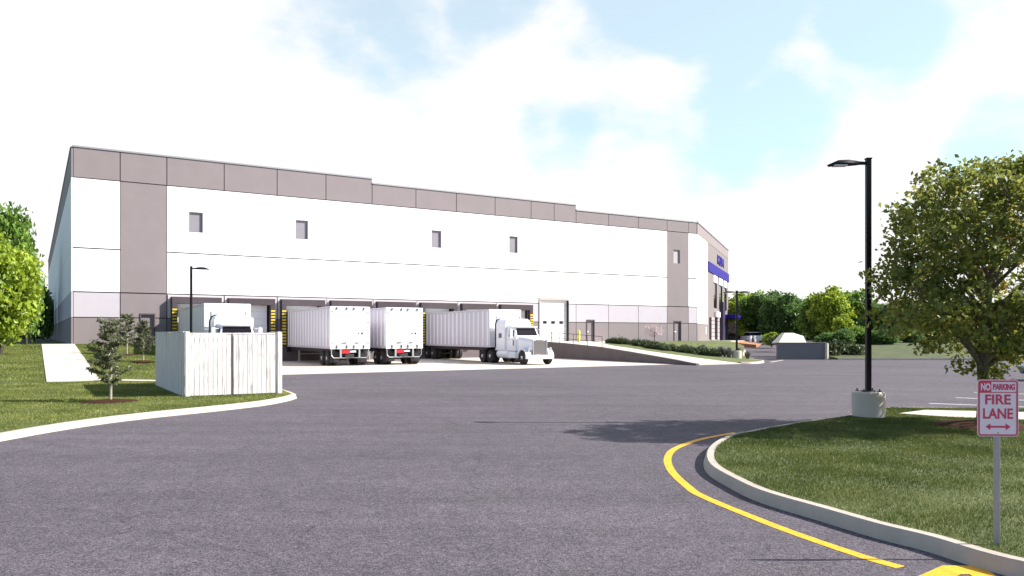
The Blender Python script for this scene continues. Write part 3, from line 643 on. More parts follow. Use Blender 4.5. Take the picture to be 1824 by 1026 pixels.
    # hood
    hood = MB(); prof = lambda w,zt: [(-w,.8),(-w,zt-.22),(-w*.86,zt-.06),(-w*.5,zt),(w*.5,zt),(w*.86,zt-.06),(w,zt-.22),(w,.8)]
    pa, pb = prof(.88,2.05), prof(.6,1.86); vs = [(p[0],3.35,p[1]) for p in pa]+[(p[0],5.02,p[1]) for p in pb]
    hood.add(vs, [tuple(range(8)), tuple(range(8,16))[::-1]]+[(i,8+i,8+(i+1)%8,(i+1)%8) for i in range(8)])
    hood = hood.build('hood', M_wht, root, .05, seg=3)
    g = MB(); g.box(-.52,.52,5.03,5.1,.72,1.74)
    for k in range(17): g.box(-.5+k*.0606,-.485+k*.0606,5.1,5.115,.75,1.71)
    g.box(-.25,.25,5.03,5.1,1.741,1.8)
    grl = g.build('grille', M_grill, root)
    f = MB(); f.box(-.6,-.525,5.0,5.14,.68,1.78); f.box(.525,.6,5.0,5.14,.68,1.78); f.build('grille_surround', M_steel, grl, .015)
    MB().prism([(-1.15,5.0),(-1.12,5.16),(-.7,5.3),(.7,5.3),(1.12,5.16),(1.15,5.0)],'z',.42,.7).build('bumper', M_wht, root, .03, seg=2)
    MB().tube([(-1.0,4.5,.52),(1.0,4.5,.52)],.07,8).build('axle', M_chs, root)
    for sx in (-1,1):
        wheel(root, sx*1.0, 4.5, sx)
        for y in (-.1,-1.35): wheel(root, sx*(hw+.15), y, sx, dual=True)
    b = MB()
    for y in (-.1,-1.35): b.tube([(-1.1,y,.51),(1.1,y,.51)],.08,8)
    b.box(-1.18,-.6,-2.1,-2.07,.3,.95); b.box(.6,1.18,-2.1,-2.07,.3,.95); b.build('drive_axle', M_chs, root)
FWD = -R(90)   # heading helper
VA = math.atan2(-.873,.488)-R(90)       # rotation that turns +y onto the way the noses point
semi = empty('semi_truck', (0,0,0)); trailer_parts(semi); tractor_parts(semi)
fl = Vector((-1.72,59.6)); cen = fl+Vector((.873,.488))*(WID/2)
semi.location = (*cen,0); semi.rotation_euler = (0,0,VA)
tag(semi, 'white long-nosed semi truck backed onto the dock nearest the ramp, cab facing the road', 'semi truck', 'white semi trucks and trailers at the docks')
s2 = copy_tree(semi); fl = Vector((-18.85,48.1)); cen = fl+Vector((.873,.488))*(WID/2); s2.location = (*cen,0)
tag(s2, 'white semi truck mostly hidden behind the dumpster enclosure', 'semi truck', 'white semi trucks and trailers at the docks')
tr = empty('semi_trailer', (0,0,0)); trailer_parts(tr); landing_gear(tr)
tr.rotation_euler = (0,0,VA+math.pi)
rl = Vector((-12.28,53.2)); dirn = Vector((-.488,.873)); tr.location = (*(rl+Vector((.873,.488))*(WID/2)+dirn*LEN),0)
tag(tr, 'white box trailer without a tractor, rear doors facing out, nearer the dumpster enclosure', 'semi trailer', 'white semi trucks and trailers at the docks')
tr2 = copy_tree(tr); rl = Vector((-8.85,55.3)); tr2.location = (*(rl+Vector((.873,.488))*(WID/2)+dirn*LEN),0)
tag(tr2, 'white box trailer without a tractor, parked between the other bare trailer and the long-nosed truck', 'semi trailer', 'white semi trucks and trailers at the docks')
# ------------------------------------------------------------------ cars
def car(name, paint, loc, rz, label, group=None):
    r = empty(name, loc, rz); pm = mat('paint_'+str(paint), paint, .25, coat=.8)
    sec = [(-2.25,.45,.62,.72),(-2.15,.28,.9,.82),(-1.5,.22,1.0,.9),(-.5,.2,1.0,.92),(.8,.2,.98,.92),(1.6,.24,.9,.88),(2.15,.3,.75,.78),(2.28,.4,.6,.66)]
    b = MB(); vs = []; fs = []
    for y,z0,z1,w in sec: vs += [(-w*.92,y,z0),(-w,y,(z0+z1)/2),(-w*.93,y,z1),(0,y,z1+.03),(w*.93,y,z1),(w,y,(z0+z1)/2),(w*.92,y,z0)]
    for i in range(len(sec)-1):
        for k in range(7): fs.append((i*7+k,i*7+(k+1)%7,(i+1)*7+(k+1)%7,(i+1)*7+k))
    fs += [tuple(range(7)), tuple(range((len(sec)-1)*7,len(sec)*7))]
    body = b.add(vs,fs).build('body', pm, r, .03, True)
    def cabin(y0,y1,y2,y3,z0,z1,w0,w1): return MB().add([(-w0,y0,z0),(w0,y0,z0),(w0,y3,z0),(-w0,y3,z0),(-w1,y1,z1),(w1,y1,z1),(w1,y2,z1),(-w1,y2,z1)],[(3,2,1,0),(4,5,6,7),(0,1,5,4),(1,2,6,5),(2,3,7,6),(3,0,4,7)])
    cabin(-1.95,-1.35,.25,1.05,.93,1.4,.84,.66).build('window', M_glass, r, .03)
    cabin(-1.45,-1.32,.22,.32,1.385,1.46,.68,.62).build('roof', pm, r, .03)
    for y in (-1.45,1.4):
        for sx in (-1,1): wheel(r, sx*.82, y, sx, .33, .2)
    for sx in (-1,1):
        MB().box(*sorted((sx*.45,sx*.72)),2.1,2.27,.58,.72).build('headlight', M_lens, r, .02)
        MB().box(*sorted((sx*.45,sx*.72)),-2.24,-2.1,.7,.82).build('tail_light', M_red, r, .02)
        MB().box(*sorted((sx*.9,sx*1.05)),.7,.8,.95,1.08).build('mirror', pm, r, .02)
    MB().box(-.35,.35,2.22,2.3,.35,.5).build('grille', M_blk, r, .01)
    tag(r, label, 'car', group); return r
car('parked_car', (.82,.82,.84), (34.8,112,RZ(112)+.012), R(-70), 'white hatchback parked on the upper driveway beyond the entrance')
car('parked_car', (.07,.07,.08), (33.6,121,RZ(121)+.012), R(-80), 'dark car parked close beside the blue-canopied entrance')
car('parked_car', (.1,.13,.2), (26.4,37.0,.002), R(98), 'slate blue car cut off by the right edge of the photo')
# ------------------------------------------------------------------ dumpster enclosure
en = empty('dumpster_enclosure', (-10.49,25.24,0), R(31.3))
tag(en, 'roofless whitewashed timber dumpster enclosure with two board gates on the kerb corner', 'enclosure')
EW, ED, EZ0, EZ1 = 3.08, 6.9, .14, 2.24
def boards(n, x0, x1, y0, y1, z0, z1, axis):
    b = MB()
    for k in range(n):
        j = rng.uniform(-.008,.008); zt = z1+rng.uniform(-.012,.012)
        if axis == 'x': a = x0+(x1-x0)*k/n; c = x0+(x1-x0)*(k+1)/n; b.box(a+.007,c-.007,y0+j,y1+j,z0,zt)
        else: a = y0+(y1-y0)*k/n; c = y0+(y1-y0)*(k+1)/n; b.box(x0+j,x1+j,a+.007,c-.007,z0,zt)
    return b
for k,(a,c) in enumerate(((.14,1.415),(1.49,2.86))):
    g = boards(9, a, c, -.03, .0, EZ0+.04, EZ1-.09, 'x').build('gate', M_wood, en)
    f = MB(); f.box(a,c,.015,.07,EZ1-.35,EZ1-.2); f.box(a,c,.015,.07,EZ0+.25,EZ0+.4); f.box(a,c,-.038,.0,EZ1-.08,EZ1-.03); f.build('rail', M_wood, g)
for x in (0,2.93): MB().box(x+.0,x+.13,-.06,.1,EZ0-.02,EZ1+.01).build('post', M_wood, en, .008)
MB().box(1.42,1.485,.03,.1,EZ0,EZ1-.06).build('post', M_wood2, en)
sd = boards(34, -.035, 0.0, .1, ED, EZ0+.02, EZ1-.02, 'y').build('side_panel', M_wood, en)
MB().box(-.05,.06,.1,ED,EZ1-.02,EZ1+.015).build('cap_rail', M_wood, sd)
boards(34, EW-.0, EW+.035, .1, ED, EZ0+.02, EZ1-.02, 'y').build('side_panel', M_wood, en)
boards(14, 0, EW, ED, ED+.035, EZ0+.02, EZ1-.02, 'x').build('rear_panel', M_wood, en)
MB().box(.01,EW-.01,.11,ED-.01,EZ0-.02,EZ0+.03).build('slab', M_conc, en)
# ------------------------------------------------------------------ lamps
def lamp(loc, hpole, label, arms=(180,), base_r=.38, base_h=.62, pr=.058, head=.62, square=True, group='black area lights on concrete bases'):
    r = empty('street_lamp', loc); 
    MB().lathe([(base_r,-.05),(base_r,base_h-.03),(base_r-.03,base_h)], 32).build('base', M_conc, r, smooth=True)
    pb = MB(); pb.box(-.13,.13,-.13,.13,base_h,base_h+.025)
    for sx in (-1,1):
        for sy in (-1,1): pb.lathe([(.018,base_h+.02),(.018,base_h+.07)],6,'z',(sx*.19,sy*.19,0)); pb.box(sx*.19-.04,sx*.19+.04,sy*.19-.04,sy*.19+.04,base_h,base_h+.02)
    pb.build('base_plate', M_blk, r)
    MB().box(-pr,pr,-pr,pr,base_h+.02,hpole).build('pole', M_pole, r, .008)
    MB().box(-pr-.01,pr+.01,-pr-.01,pr+.01,hpole,hpole+.03).build('pole_cap', M_pole, r)
    for a in arms:
        h = empty('lamp_head', (0,0,hpole-.1), R(a), r)
        b = MB(); s = [(.05,.03,.035),(.2,.03,.04),(.32,.06,.055),(.5,.13,.065),(.75,.15,.05),(.92,.1,.03),(.97,.05,.015)]; vs=[]; fs=[]
        for x,w,t in s:
            x *= head/.62; zc = .02*math.sin(x*2.2)-(.05 if x > .85 else 0)
            vs += [(x,-w,zc-t*.4),(x,-w*.7,zc+t),(x,w*.7,zc+t),(x,w,zc-t*.4),(x,w*.7,zc-t),(x,-w*.7,zc-t)]
        for i in range(len(s)-1):
            for k in range(6): fs.append((i*6+k,i*6+(k+1)%6,(i+1)*6+(k+1)%6,(i+1)*6+k))
        fs += [tuple(range(6)), tuple(range(36,42))]
        b.add(vs,fs).build('housing', M_pole, h, smooth=True)
        MB().box(.52*head/.62,.84*head/.62,-.1,.1,-.062,-.03).build('lens', M_lens, h)
    tag(r, label, 'street lamp', group); return r
lamp((8.72,19.25,.14), 6.3, 'tall black lamp post on a round concrete base on the right-hand island', (176,), head=.62)
lamp((-17.7,43.4,HL(-14.3)-.02), 5.15, 'slim black lamp post rising behind the dumpster enclosure', (5,), pr=.055, head=.62)
lamp((18.2,63.7,lawn_z(18.2,63.7)), 5.45, 'distant black lamp post with two opposite heads beside the driveway shrubs', (0,180), pr=.07, head=.7)
# ------------------------------------------------------------------ sign
sg = tag(empty('no_parking_sign', (4.63,7.5,.14), R(-4)), 'red and white no parking fire lane sign on a grey metal post', 'sign')
MB().box(-.026,.026,-.0,.03,-.05,1.55).build('post', M_post, sg, .004)
SW, SH, SC = .375, .54, 1.31+.0
def rr(w,h,r,n=5):
    p = []
    for cx,cz,a0 in ((w/2-r,h/2-r,0),(-w/2+r,h/2-r,90),(-w/2+r,-h/2+r,180),(w/2-r,-h/2+r,270)):
        for k in range(n+1): a = R(a0+90*k/n); p.append((cx+r*math.cos(a), cz+r*math.sin(a)))
    return p
pl = empty('sign_plate', (0,-.008,SC), R(0), sg)
MB().prism(rr(SW,SH,.03),'y',0,.006).build('panel', M_sgn, pl)
def ringm(w,h,r,t,y0,y1):
    o, i = rr(w,h,r), rr(w-2*t,h-2*t,max(r-t,.004)); n = len(o); b = MB()
    vs = [(p[0],y0,p[1]) for p in o]+[(p[0],y0,p[1]) for p in i]+[(p[0],y1,p[1]) for p in o]+[(p[0],y1,p[1]) for p in i]
    fs = []
    for k in range(n): q=(k+1)%n; fs += [(k,q,n+q,n+k),(2*n+k,3*n+k,3*n+q,2*n+q),(k,2*n+k,2*n+q,q),(n+k,n+q,3*n+q,3*n+k)]
    return b.add(vs,fs)
ringm(SW-.012,SH-.012,.026,.014,-.0025,-.0005).build('border', M_sred, pl)
MB().box(-SW/2+.02,SW/2-.02,-.0025,-.0005,SH/2-.125,SH/2-.117).build('divider', M_sred, pl)
MB().box(-SW/2+.02,-.062,-.0022,-.0005,SH/2-.1165,SH/2-.02).build('no_field', M_sred, pl)
text_obj('lettering', 'NO', .1, M_sgn, pl, (-.114,-.003,SH/2-.068), (R(90),0,0), w=.088, h=.07, ext=.0006, bold=.004)
text_obj('lettering', 'PARKING', .07, M_sred, pl, (.054,-.0015,SH/2-.068), (R(90),0,0), w=.2, h=.058, ext=.0008, bold=.003)
text_obj('lettering', 'FIRE', .12, M_sred, pl, (0,-.0015,.082), (R(90),0,0), w=.235, h=.095, ext=.0008, bold=.003)
text_obj('lettering', 'LANE', .12, M_sred, pl, (0,-.0015,-.052), (R(90),0,0), w=.275, h=.1, ext=.0008, bold=.003)
MB().prism([(-.115,-.178),(-.07,-.21),(-.07,-.187),(.07,-.187),(.07,-.21),(.115,-.178),(.07,-.146),(.07,-.169),(-.07,-.169),(-.07,-.146)],'y',-.0022,-.0005).build('arrow', M_sred, pl)
for z in (.21,-.235): MB().lathe([(.008,-.0035),(.006,-.005)],8,'y',(0,0,z)).build('bolt', M_post, pl)
# ------------------------------------------------------------------ rail, bollards
rl_ = tag(empty('handrail', (*W(39.0,-2),0), 0), 'thin dark metal handrail along the top of the ramp wall', 'handrail')
o0 = Vector((*W(39.0,-2),0)); pts = []
for y in (-3.2,-5.6,-8.0,-10.3,-12.6): 
    l0 = 39.0-1.9*(-y/24.5); z = ZP(y); p = Vector((*W(l0,y),z))-o0; pts.append(p)
    MB().tube([p,p+Vector((0,0,.98))],.028,6).build('post', M_chs, rl_)
for h in (.98,.52): MB().tube([p+Vector((0,0,h)) for p in pts],.024,6).build('rail', M_chs, rl_)
def bollard(loc, m, r, h, label, group):
    e = empty('bollard', loc); MB().lathe([(r,-.05),(r,h-r*.5),(r*.8,h-r*.15),(r*.3,h)],18).build('tube', m, e, smooth=True)
    MB().lathe([(r+.03,-.05),(r+.03,.03),(r+.005,.05)],18).build('footing', M_concd, e, smooth=True); tag(e,label,'bollard',group)
bollard((*W(39.75,-2.6),ZP(-2.6)+.02), M_yel, .08, 1.05, 'thin yellow bollard left of the tall white roller door, behind the truck hood', 'yellow bollards at the tall door')
bollard((*W(43.45,-1.9),ZP(-1.9)+.02), mat('lime_yellow', (.7,.66,.08), .5), .13, 1.15, 'stout yellow bollard right of the tall white roller door', 'yellow bollards at the tall door')
for k,x in enumerate((30.2,30.75)): bollard((x,99.5,RZ(99.5)+.0), M_wht, .13, 1.0, ('left' if k == 0 else 'right')+' one of the pair of white bollards near the parked white hatchback', 'white bollards at the entrance')
# ------------------------------------------------------------------ foliage
def leaves(name, centres, size, m, parent=None, fold=.25, up=.0, elong=1.5):
    n = len(centres); c = np.asarray(centres)
    a = rng.normal(size=(n,3)); a[:,2] -= up; a /= np.linalg.norm(a,axis=1)[:,None]
    b = rng.normal(size=(n,3)); b -= (a*b).sum(1)[:,None]*a; b /= np.linalg.norm(b,axis=1)[:,None]
    nn = np.cross(a,b); s = size*rng.uniform(.6,1.25,(n,1))
    v = np.stack([c-a*s*elong*.5, c+b*s*.5+nn*s*fold, c+a*s*elong*.5, c-b*s*.5+nn*s*fold],1).reshape(-1,3)
    i = np.arange(n)*4; loops = np.stack([i,i+1,i+2,i,i+2,i+3],1).ravel(); starts = np.arange(2*n)*3
    return fast_mesh(name, v, loops, starts, m, parent)
def bez(p, q, bend, n=6):
    p, q = Vector(p), Vector(q); m = (p+q)/2+Vector(bend); return [p*(1-t)**2+m*2*t*(1-t)+q*t*t for t in [k/n for k in range(n+1)]]
def make_tree(root, crown, c0, rad, trunk_h, trunk_r, leafm, barkm, nl=22, ncl=300, per=60, cl=.25, lsize=.1, lumps=0, seed=1, shape=None, spread=.8):
    """crown built on limbs: trunk > limbs > twigs > leaf clusters"""
    rr_ = np.random.default_rng(seed)
    b = MB(); zc = c0[2]; top = zc+rad[2]*.8
    tp = [Vector((0,0,-.1)),Vector((trunk_r*.3,0,trunk_h*.5)),Vector((0,trunk_r*.3,trunk_h)),Vector((c0[0]*.6,c0[1]*.6,(trunk_h+top)/2)),Vector((c0[0],c0[1],top))]
    b.tube(tp, [trunk_r*1.25,trunk_r,trunk_r*.85,trunk_r*.45,trunk_r*.08], 9)
    tips = []
    for k in range(nl):
        az = k*2.39996+rr_.uniform(-.4,.4); el = -.45+1.35*((k+.5)/nl)+rr_.uniform(-.1,.1)
        q = Vector((c0[0]+rad[0]*.72*math.cos(az)*math.cos(el), c0[1]+rad[1]*.72*math.sin(az)*math.cos(el), zc+rad[2]*.72*math.sin(el)))
        zs = min(max(q.z-spread*math.hypot(q.x-c0[0],q.y-c0[1]), trunk_h*.85), top*.85); f = min(max((zs-trunk_h)/(top-trunk_h),0),1)
        p = Vector((c0[0]*f,c0[1]*f,zs)); li = bez(p,q,(rr_.uniform(-.1,.1)*rad[0],rr_.uniform(-.1,.1)*rad[1],rad[2]*.08)); tips.append(li)
        b.tube(li, [trunk_r*(.38-.3*i/6)*(1.1-.3*f) for i in range(7)], 5, False)
    P = np.array([p[:] for li in tips for p in li[2:]])
    lum = rr_.normal(size=(lumps,3)) if lumps else None
    if lumps: lum /= np.linalg.norm(lum,axis=1)[:,None]
    cs = []
    while len(cs) < ncl:
        d = rr_.normal(size=3); d /= np.linalg.norm(d); r = rr_.uniform(.25,1)**.5
        if lumps: r *= .72+.33*max(0,(lum@d).max())**9
        if shape: r *= shape(d)
        q = np.array(c0)+d*r*np.array(rad)
        if q[2] < trunk_h*.6: continue
        cs.append(q)
    cs = np.array(cs)
    for q in cs[::(1 if ncl < 500 else 2)]:
        j = np.argmin(((P-q)**2).sum(1)); b.tube(bez(P[j],q,(0,0,.06*rad[2]),3), [trunk_r*.07,trunk_r*.055,trunk_r*.04,trunk_r*.02], 3, False)
    b.build('trunk', barkm, root, smooth=True)
    pts = np.repeat(cs, per, 0)+rr_.normal(size=(len(cs)*per,3))*np.array((cl,cl,cl*.7))
    leaves(crown, pts, lsize, leafm, root)
ML_maple = leafmat('maple_leaves', (.08,.11,.022), (.25,.28,.055), (.46,.37,.09), .48, nscale=1.5)
ML_g1 = leafmat('mid_green_leaves', (.07,.14,.025), (.2,.34,.05), (.32,.42,.07), .45)
ML_g2 = leafmat('dark_green_leaves', (.05,.11,.035), (.15,.27,.06), None, .45)
ML_g3 = leafmat('yellow_green_leaves', (.14,.21,.02), (.34,.45,.04), (.45,.52,.08), .45)
ML_pine = leafmat('pine_needles', (.075,.085,.04), (.18,.19,.1), None, .3)
ML_pink = leafmat('pink_blossom', (.45,.33,.36), (.7,.58,.6), None, .3)
ML_shr = leafmat('shrub_leaves', (.035,.055,.02), (.085,.11,.045), (.13,.15,.07), .25, nscale=2)
ML_lav = leafmat('grey_grass_leaves', (.09,.085,.085), (.2,.19,.19), None, .2, nscale=3)
# big maple on the island
mt = tag(empty('maple_tree', (10.38,17.35,.14)), 'big leafy maple on the mulched island behind the fire lane sign', 'tree')
make_tree(mt, 'crown', (.34,0,3.52), (2.66,2.6,2.42), 1.45, .125, ML_maple, M_bark, nl=44, ncl=600, per=44, cl=.13, lsize=.088, lumps=30, seed=5, shape=lambda d: 1+.1*(1-abs(2*abs(d[2])-1))+(.14 if d[0] < -.3 and -.75 < d[2] < -.25 else 0), spread=.95)
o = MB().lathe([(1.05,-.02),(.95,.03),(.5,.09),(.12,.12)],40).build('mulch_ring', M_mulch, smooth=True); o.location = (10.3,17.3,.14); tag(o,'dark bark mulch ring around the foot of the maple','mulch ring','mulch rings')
# background trees: prototypes copied
def proto(leafm, seed, lumps=9, bark=M_barkd, rad=(3.2,3.2,3.6), h=8., ncl=150, per=70, cl=.42, ls=.3, shape=None, nm='broadleaf_tree'):
    e = empty(nm); make_tree(e, 'crown', (0,0,h*.53), (rad[0],rad[1],h*.47), h*.12, .2, leafm, bark, nl=14, ncl=ncl, per=per, cl=cl, lsize=ls, lumps=lumps, seed=seed, shape=shape); return e
protos = [proto(ML_g1, 11), proto(ML_g2, 12, h=8.5, rad=(3.0,3.0,4.0)), proto(ML_g3, 13, rad=(3.3,3.3,3.6)), proto(ML_g1, 14, h=9, rad=(2.6,2.6,4.3), lumps=6), proto(ML_g2, 15, rad=(3.8,3.8,3.6))]
used = [False]*5
def place(k, X, Y, z, s, label, group, sz=None, rz=None):
    o = protos[k] if not used[k] else copy_tree(protos[k]); used[k] = True
    o.location = (X,Y,z); o.scale = (s,s,sz or s); o.rotation_euler = (0,0,rng.uniform(0,6.28) if rz is None else rz); tag(o,label,'tree',group); return o
def px(x, D): return (x-912)/F*D
def hz(y, D): return H+(596-y)*D/F
gR = 'trees beyond the road on the right'
def T(k, x, ytop, D, z, label, group, wide=1.0, base_h=8.):
    hh = hz(ytop,D)-z; h0 = (8,8.5,8,9,8)[k]; s = hh/h0*1.0; return place(k, px(x,D), D, z, s*wide, label, group, s)
T(2,1312,522,124,1.0,'yellow-green tree just right of the entrance canopy and behind the twin-headed lamp',gR)
T(0,1345,517,118,1.0,'mid-green rounded tree above the parked white hatchback',gR)
T(1,1372,515,116,1.0,'dark green slim-topped tree a little right of the white hatchback',gR)
T(4,1392,519,112,1.0,'dark broad tree directly behind the pale wedge-shaped cover',gR)
T(1,1418,526,112,1.1,'dark tree right of the broad one over the pale wedge-shaped cover',gR)
T(3,1434,528,116,1.2,'loose pointed green tree in the dip of the tree line',gR)
T(0,1458,520,104,1.4,'bright green tree above the pale pier of the block wall',gR)
T(2,1478,511,98,1.4,'tallest yellow-green tree of the right tree line, right of the pale pier',gR)
T(3,1496,516,104,1.4,'tall green tree between the two lightest trees of the right tree line',gR)
T(0,1522,514,100,1.4,'green tree with an upright crown left of the tall lamp pole',gR)
T(2,1502,560,86,1.4,'low yellow-green tree in front of the tree line, left of the tall lamp pole',gR)
T(1,1545,556,92,1.4,'dark tree seen directly behind the tall lamp pole',gR)
T(4,1580,535,92,1.4,'dark tree seen through the left side of the maple crown',gR)
T(0,1625,530,95,1.4,'green tree seen through the middle of the maple crown',gR)
T(1,1680,528,92,1.4,'dark tree seen through the maple crown left of its trunk',gR)
T(2,1735,535,96,1.4,'yellow-green tree seen through the maple crown at its trunk',gR)
T(4,1790,530,92,1.4,'dark broad tree seen through the right side of the maple crown',gR)
T(0,1850,528,95,1.4,'green tree at the right edge of the photo behind the maple',gR)
T(1,1330,560,132,1.0,'small dark tree low behind the twin-headed lamp',gR)
T(4,1365,560,130,1.0,'dark low tree filling the gap behind the white hatchback',gR)
for k,x,yt,D,l in ((4,1478,590,82,'low dark thicket just right of the pale wall pier'),(1,1503,585,80,'low dark thicket left of the tall lamp pole'),(0,1530,580,82,'low green thicket touching the tall lamp pole on its left'),(4,1575,585,80,'low thicket right of the tall lamp pole under the maple crown'),(1,1625,585,84,'low dark thicket seen below the maple crown'),(0,1690,590,84,'low green thicket seen left of the maple trunk'),(4,1790,588,84,'low dark thicket seen right of the maple trunk'),(2,1375,592,88,'low yellow-green thicket left of the pale wedge-shaped cover')):
    T(k,x,yt,D,.75,l,gR,1.7)
T(4,1450,556,125,1.2,'dark low tree filling the gap behind the block wall',gR)
gL = 'trees left of the warehouse'
T(2,0,418,46,.9,'bright yellow-green tree at the left edge of the photo, nearest of the left trees',gL,.8)
T(0,4,352,53,1.3,'tallest green tree at the far left, rising above the yellow-green one',gL,.5)
T(3,47,425,54,1.35,'tall green tree between the yellow-green tree and the warehouse end',gL,.5)
T(1,60,498,84,1.4,'dark tree with a pale trunk next to the warehouse end',gL,.7)
T(0,78,512,105,1.4,'small green tree touching the warehouse end wall in the picture',gL,.6)
T(4,25,500,95,1.4,'dark broad tree low behind the left trees',gL)
T(1,-40,400,75,1.4,'dark tree just outside the left edge of the photo',gL)
# far woodland edge that closes the view between the trunks
def woodland(name, pts, h, n, m, label, z=1.0):
    P = np.array(pts, float); seg = np.linalg.norm(P[1:]-P[:-1],axis=1); cum = np.concatenate([[0],np.cumsum(seg)]); s_ = rng.uniform(0,cum[-1],n)
    x = np.interp(s_,cum,P[:,0])+rng.normal(size=n)*2; y = np.interp(s_,cum,P[:,1])+rng.normal(size=n)*2
    hh = h*(.75+.25*np.sin(s_*.55+np.sin(s_*.23)*2)); zz = z+hh*rng.uniform(0,1,n)
    o = leaves(name, np.stack([x,y,zz],1), .55, m); tag(o,label,'woodland',kind='stuff')
woodland('woodland_edge', [(28,150),(60,138),(70,120),(80,112),(120,100)], 6, 26000, ML_g2, 'dense dark green woodland edge closing the view behind the right-hand trees')
woodland('left_woodland', [(-130,90),(-90,110),(-78,150),(-80,190)], 8, 16000, ML_g2, 'dense dark green woodland behind the left-hand trees', 1.2)
# shrubs
def shrub(name, m, seed, r=(.6,.6,.5), n=40, per=30, ls=.09, up=0.):
    e = empty(name); rr_ = np.random.default_rng(seed); d = rr_.normal(size=(n,3)); d /= np.linalg.norm(d,axis=1)[:,None]; d[:,2] = abs(d[:,2])
    cs = d*np.array(r)*rr_.uniform(.4,1,(n,1))**.5; cs[:,2] += .1
    leaves('foliage', np.repeat(cs,per,0)+rr_.normal(size=(n*per,3))*.09, ls, m, e)
    b = MB()
    for q in cs[::4]: b.tube(bez((0,0,-.05),q,(0,0,.05),3), [.015,.012,.01,.005], 4, False)
    b.build('stem', M_barkd, e); return e
def tuft(name, m, seed, n=420, h=.75, r=.38):
    e = empty(name); rr_ = np.random.default_rng(seed); a = rr_.uniform(0,6.28,n); rad = r*rr_.uniform(0,1,n); ln = h*rr_.uniform(.55,1.1,n)
    base = np.stack([.12*np.cos(a)*rr_.uniform(0,1,n), .12*np.sin(a)*rr_.uniform(0,1,n), np.zeros(n)],1)
    tip = np.stack([np.cos(a)*rad, np.sin(a)*rad, ln],1); mid = base*.5+tip*.5+np.array((0,0,.06))*1; w = .012
    sd_ = np.stack([-np.sin(a),np.cos(a),np.zeros(n)],1)*w
    v = np.stack([base-sd_,base+sd_,mid+sd_*1.3,mid-sd_*1.3,tip],1).reshape(-1,3); i = np.arange(n)*5
    loops = np.concatenate([np.stack([i,i+1,i+2,i+3],1), np.zeros((n,0),int)],1); lt = np.stack([i+3,i+2,i+4],1)
    allp = np.concatenate([loops.ravel(), lt.ravel()]); st = np.concatenate([np.arange(n)*4, 4*n+np.arange(n)*3])
    fast_mesh('foliage', v, allp, st, m, e); return e
sh0 = shrub('evergreen_shrub', ML_shr, 31); tf0 = tuft('ornamental_grass', ML_lav, 32)
sused = [False, False]
def put(k, X, Y, z, s, label, group):
    src = (sh0,tf0)[k]; o = src if not sused[k] else copy_tree(src); sused[k] = True
    o.location = (X,Y,z-.03); o.scale = (s,s,s*rng.uniform(.8,1.1)); o.rotation_euler = (0,0,rng.uniform(0,6)); tag(o,label,'shrub' if k==0 else 'ornamental grass',group)
gS = 'row of dark shrubs on the slope by the ramp'
ctrl = catmull([W(45.9,-4.0),W(46.6,-6.5),W(45.8,-10.5),W(45.2,-14),W(45.0,-17),W(45.0,-19.5)], 5)
arc = np.cumsum([0]+[np.linalg.norm(ctrl[i+1]-ctrl[i]) for i in range(len(ctrl)-1)])
for k in range(44):
    s = arc[-1]*(k+.5)/44*.94; X = np.interp(s,arc,[c[0] for c in ctrl])+rng.uniform(-.9,.9); Y = np.interp(s,arc,[c[1] for c in ctrl])+rng.uniform(-.7,.7)
    put(0, X, Y, lawn_z(X,Y), rng.uniform(.7,1.05), ('dark leafy shrub in the planted row where it starts beside the ramp top' if k < 12 else 'dark leafy shrub in the planted row in front of the small pink blossom tree' if k < 24 else 'dark leafy shrub in the planted row below the last taupe door' if k < 34 else 'dark leafy shrub at the lower end of the planted row towards the driveway'), gS)
for k in range(14):
    s = arc[-1]*(.6+.4*(k+.5)/14); X = np.interp(s,arc,[c[0] for c in ctrl])+rng.uniform(.6,2.3); Y = np.interp(s,arc,[c[1] for c in ctrl])+rng.uniform(-.6,.8)
    put(1, X, Y, lawn_z(X,Y), rng.uniform(.8,1.15), 'grey-purple ornamental grass clump at the driveway end of the planted row', 'grey ornamental grasses by the driveway')
for x,y,s,l in ((1490,636,2.0,'round dark bush right of the pale pier across the road'),(1521,636,1.5,'smaller round bush left of the tall lamp pole, across the road'),(1387,609,1.6,'yellow-green bush left of the pale wedge-shaped cover')):
    D = 70.5 if x > 1400 else 80; X = px(x,D); put(0, X, D, .12+1.28*min(max((D-67.4)/14,0),1), s, l, 'bushes across the road')
# blossom trees
def blossom(X,Y,z,s,seed,label):
    e = tag(empty('blossom_tree',(X,Y,z)),label,'tree','small blossom trees'); e.scale = (s,)*3
    make_tree(e,'crown',(0,0,1.45),(.85,.85,.65),.7,.04,ML_pink,M_barkd,nl=10,ncl=70,per=16,cl=.09,lsize=.075,seed=seed)
x_ = W(49.6,-6.0); blossom(x_[0],x_[1],lawn_z(*x_),1.0,41,'small pink blossom tree standing among the shrubs before the taupe wall')
blossom(32.9,118,1.1,1.35,42,'small white blossom tree beside the glazed entrance')
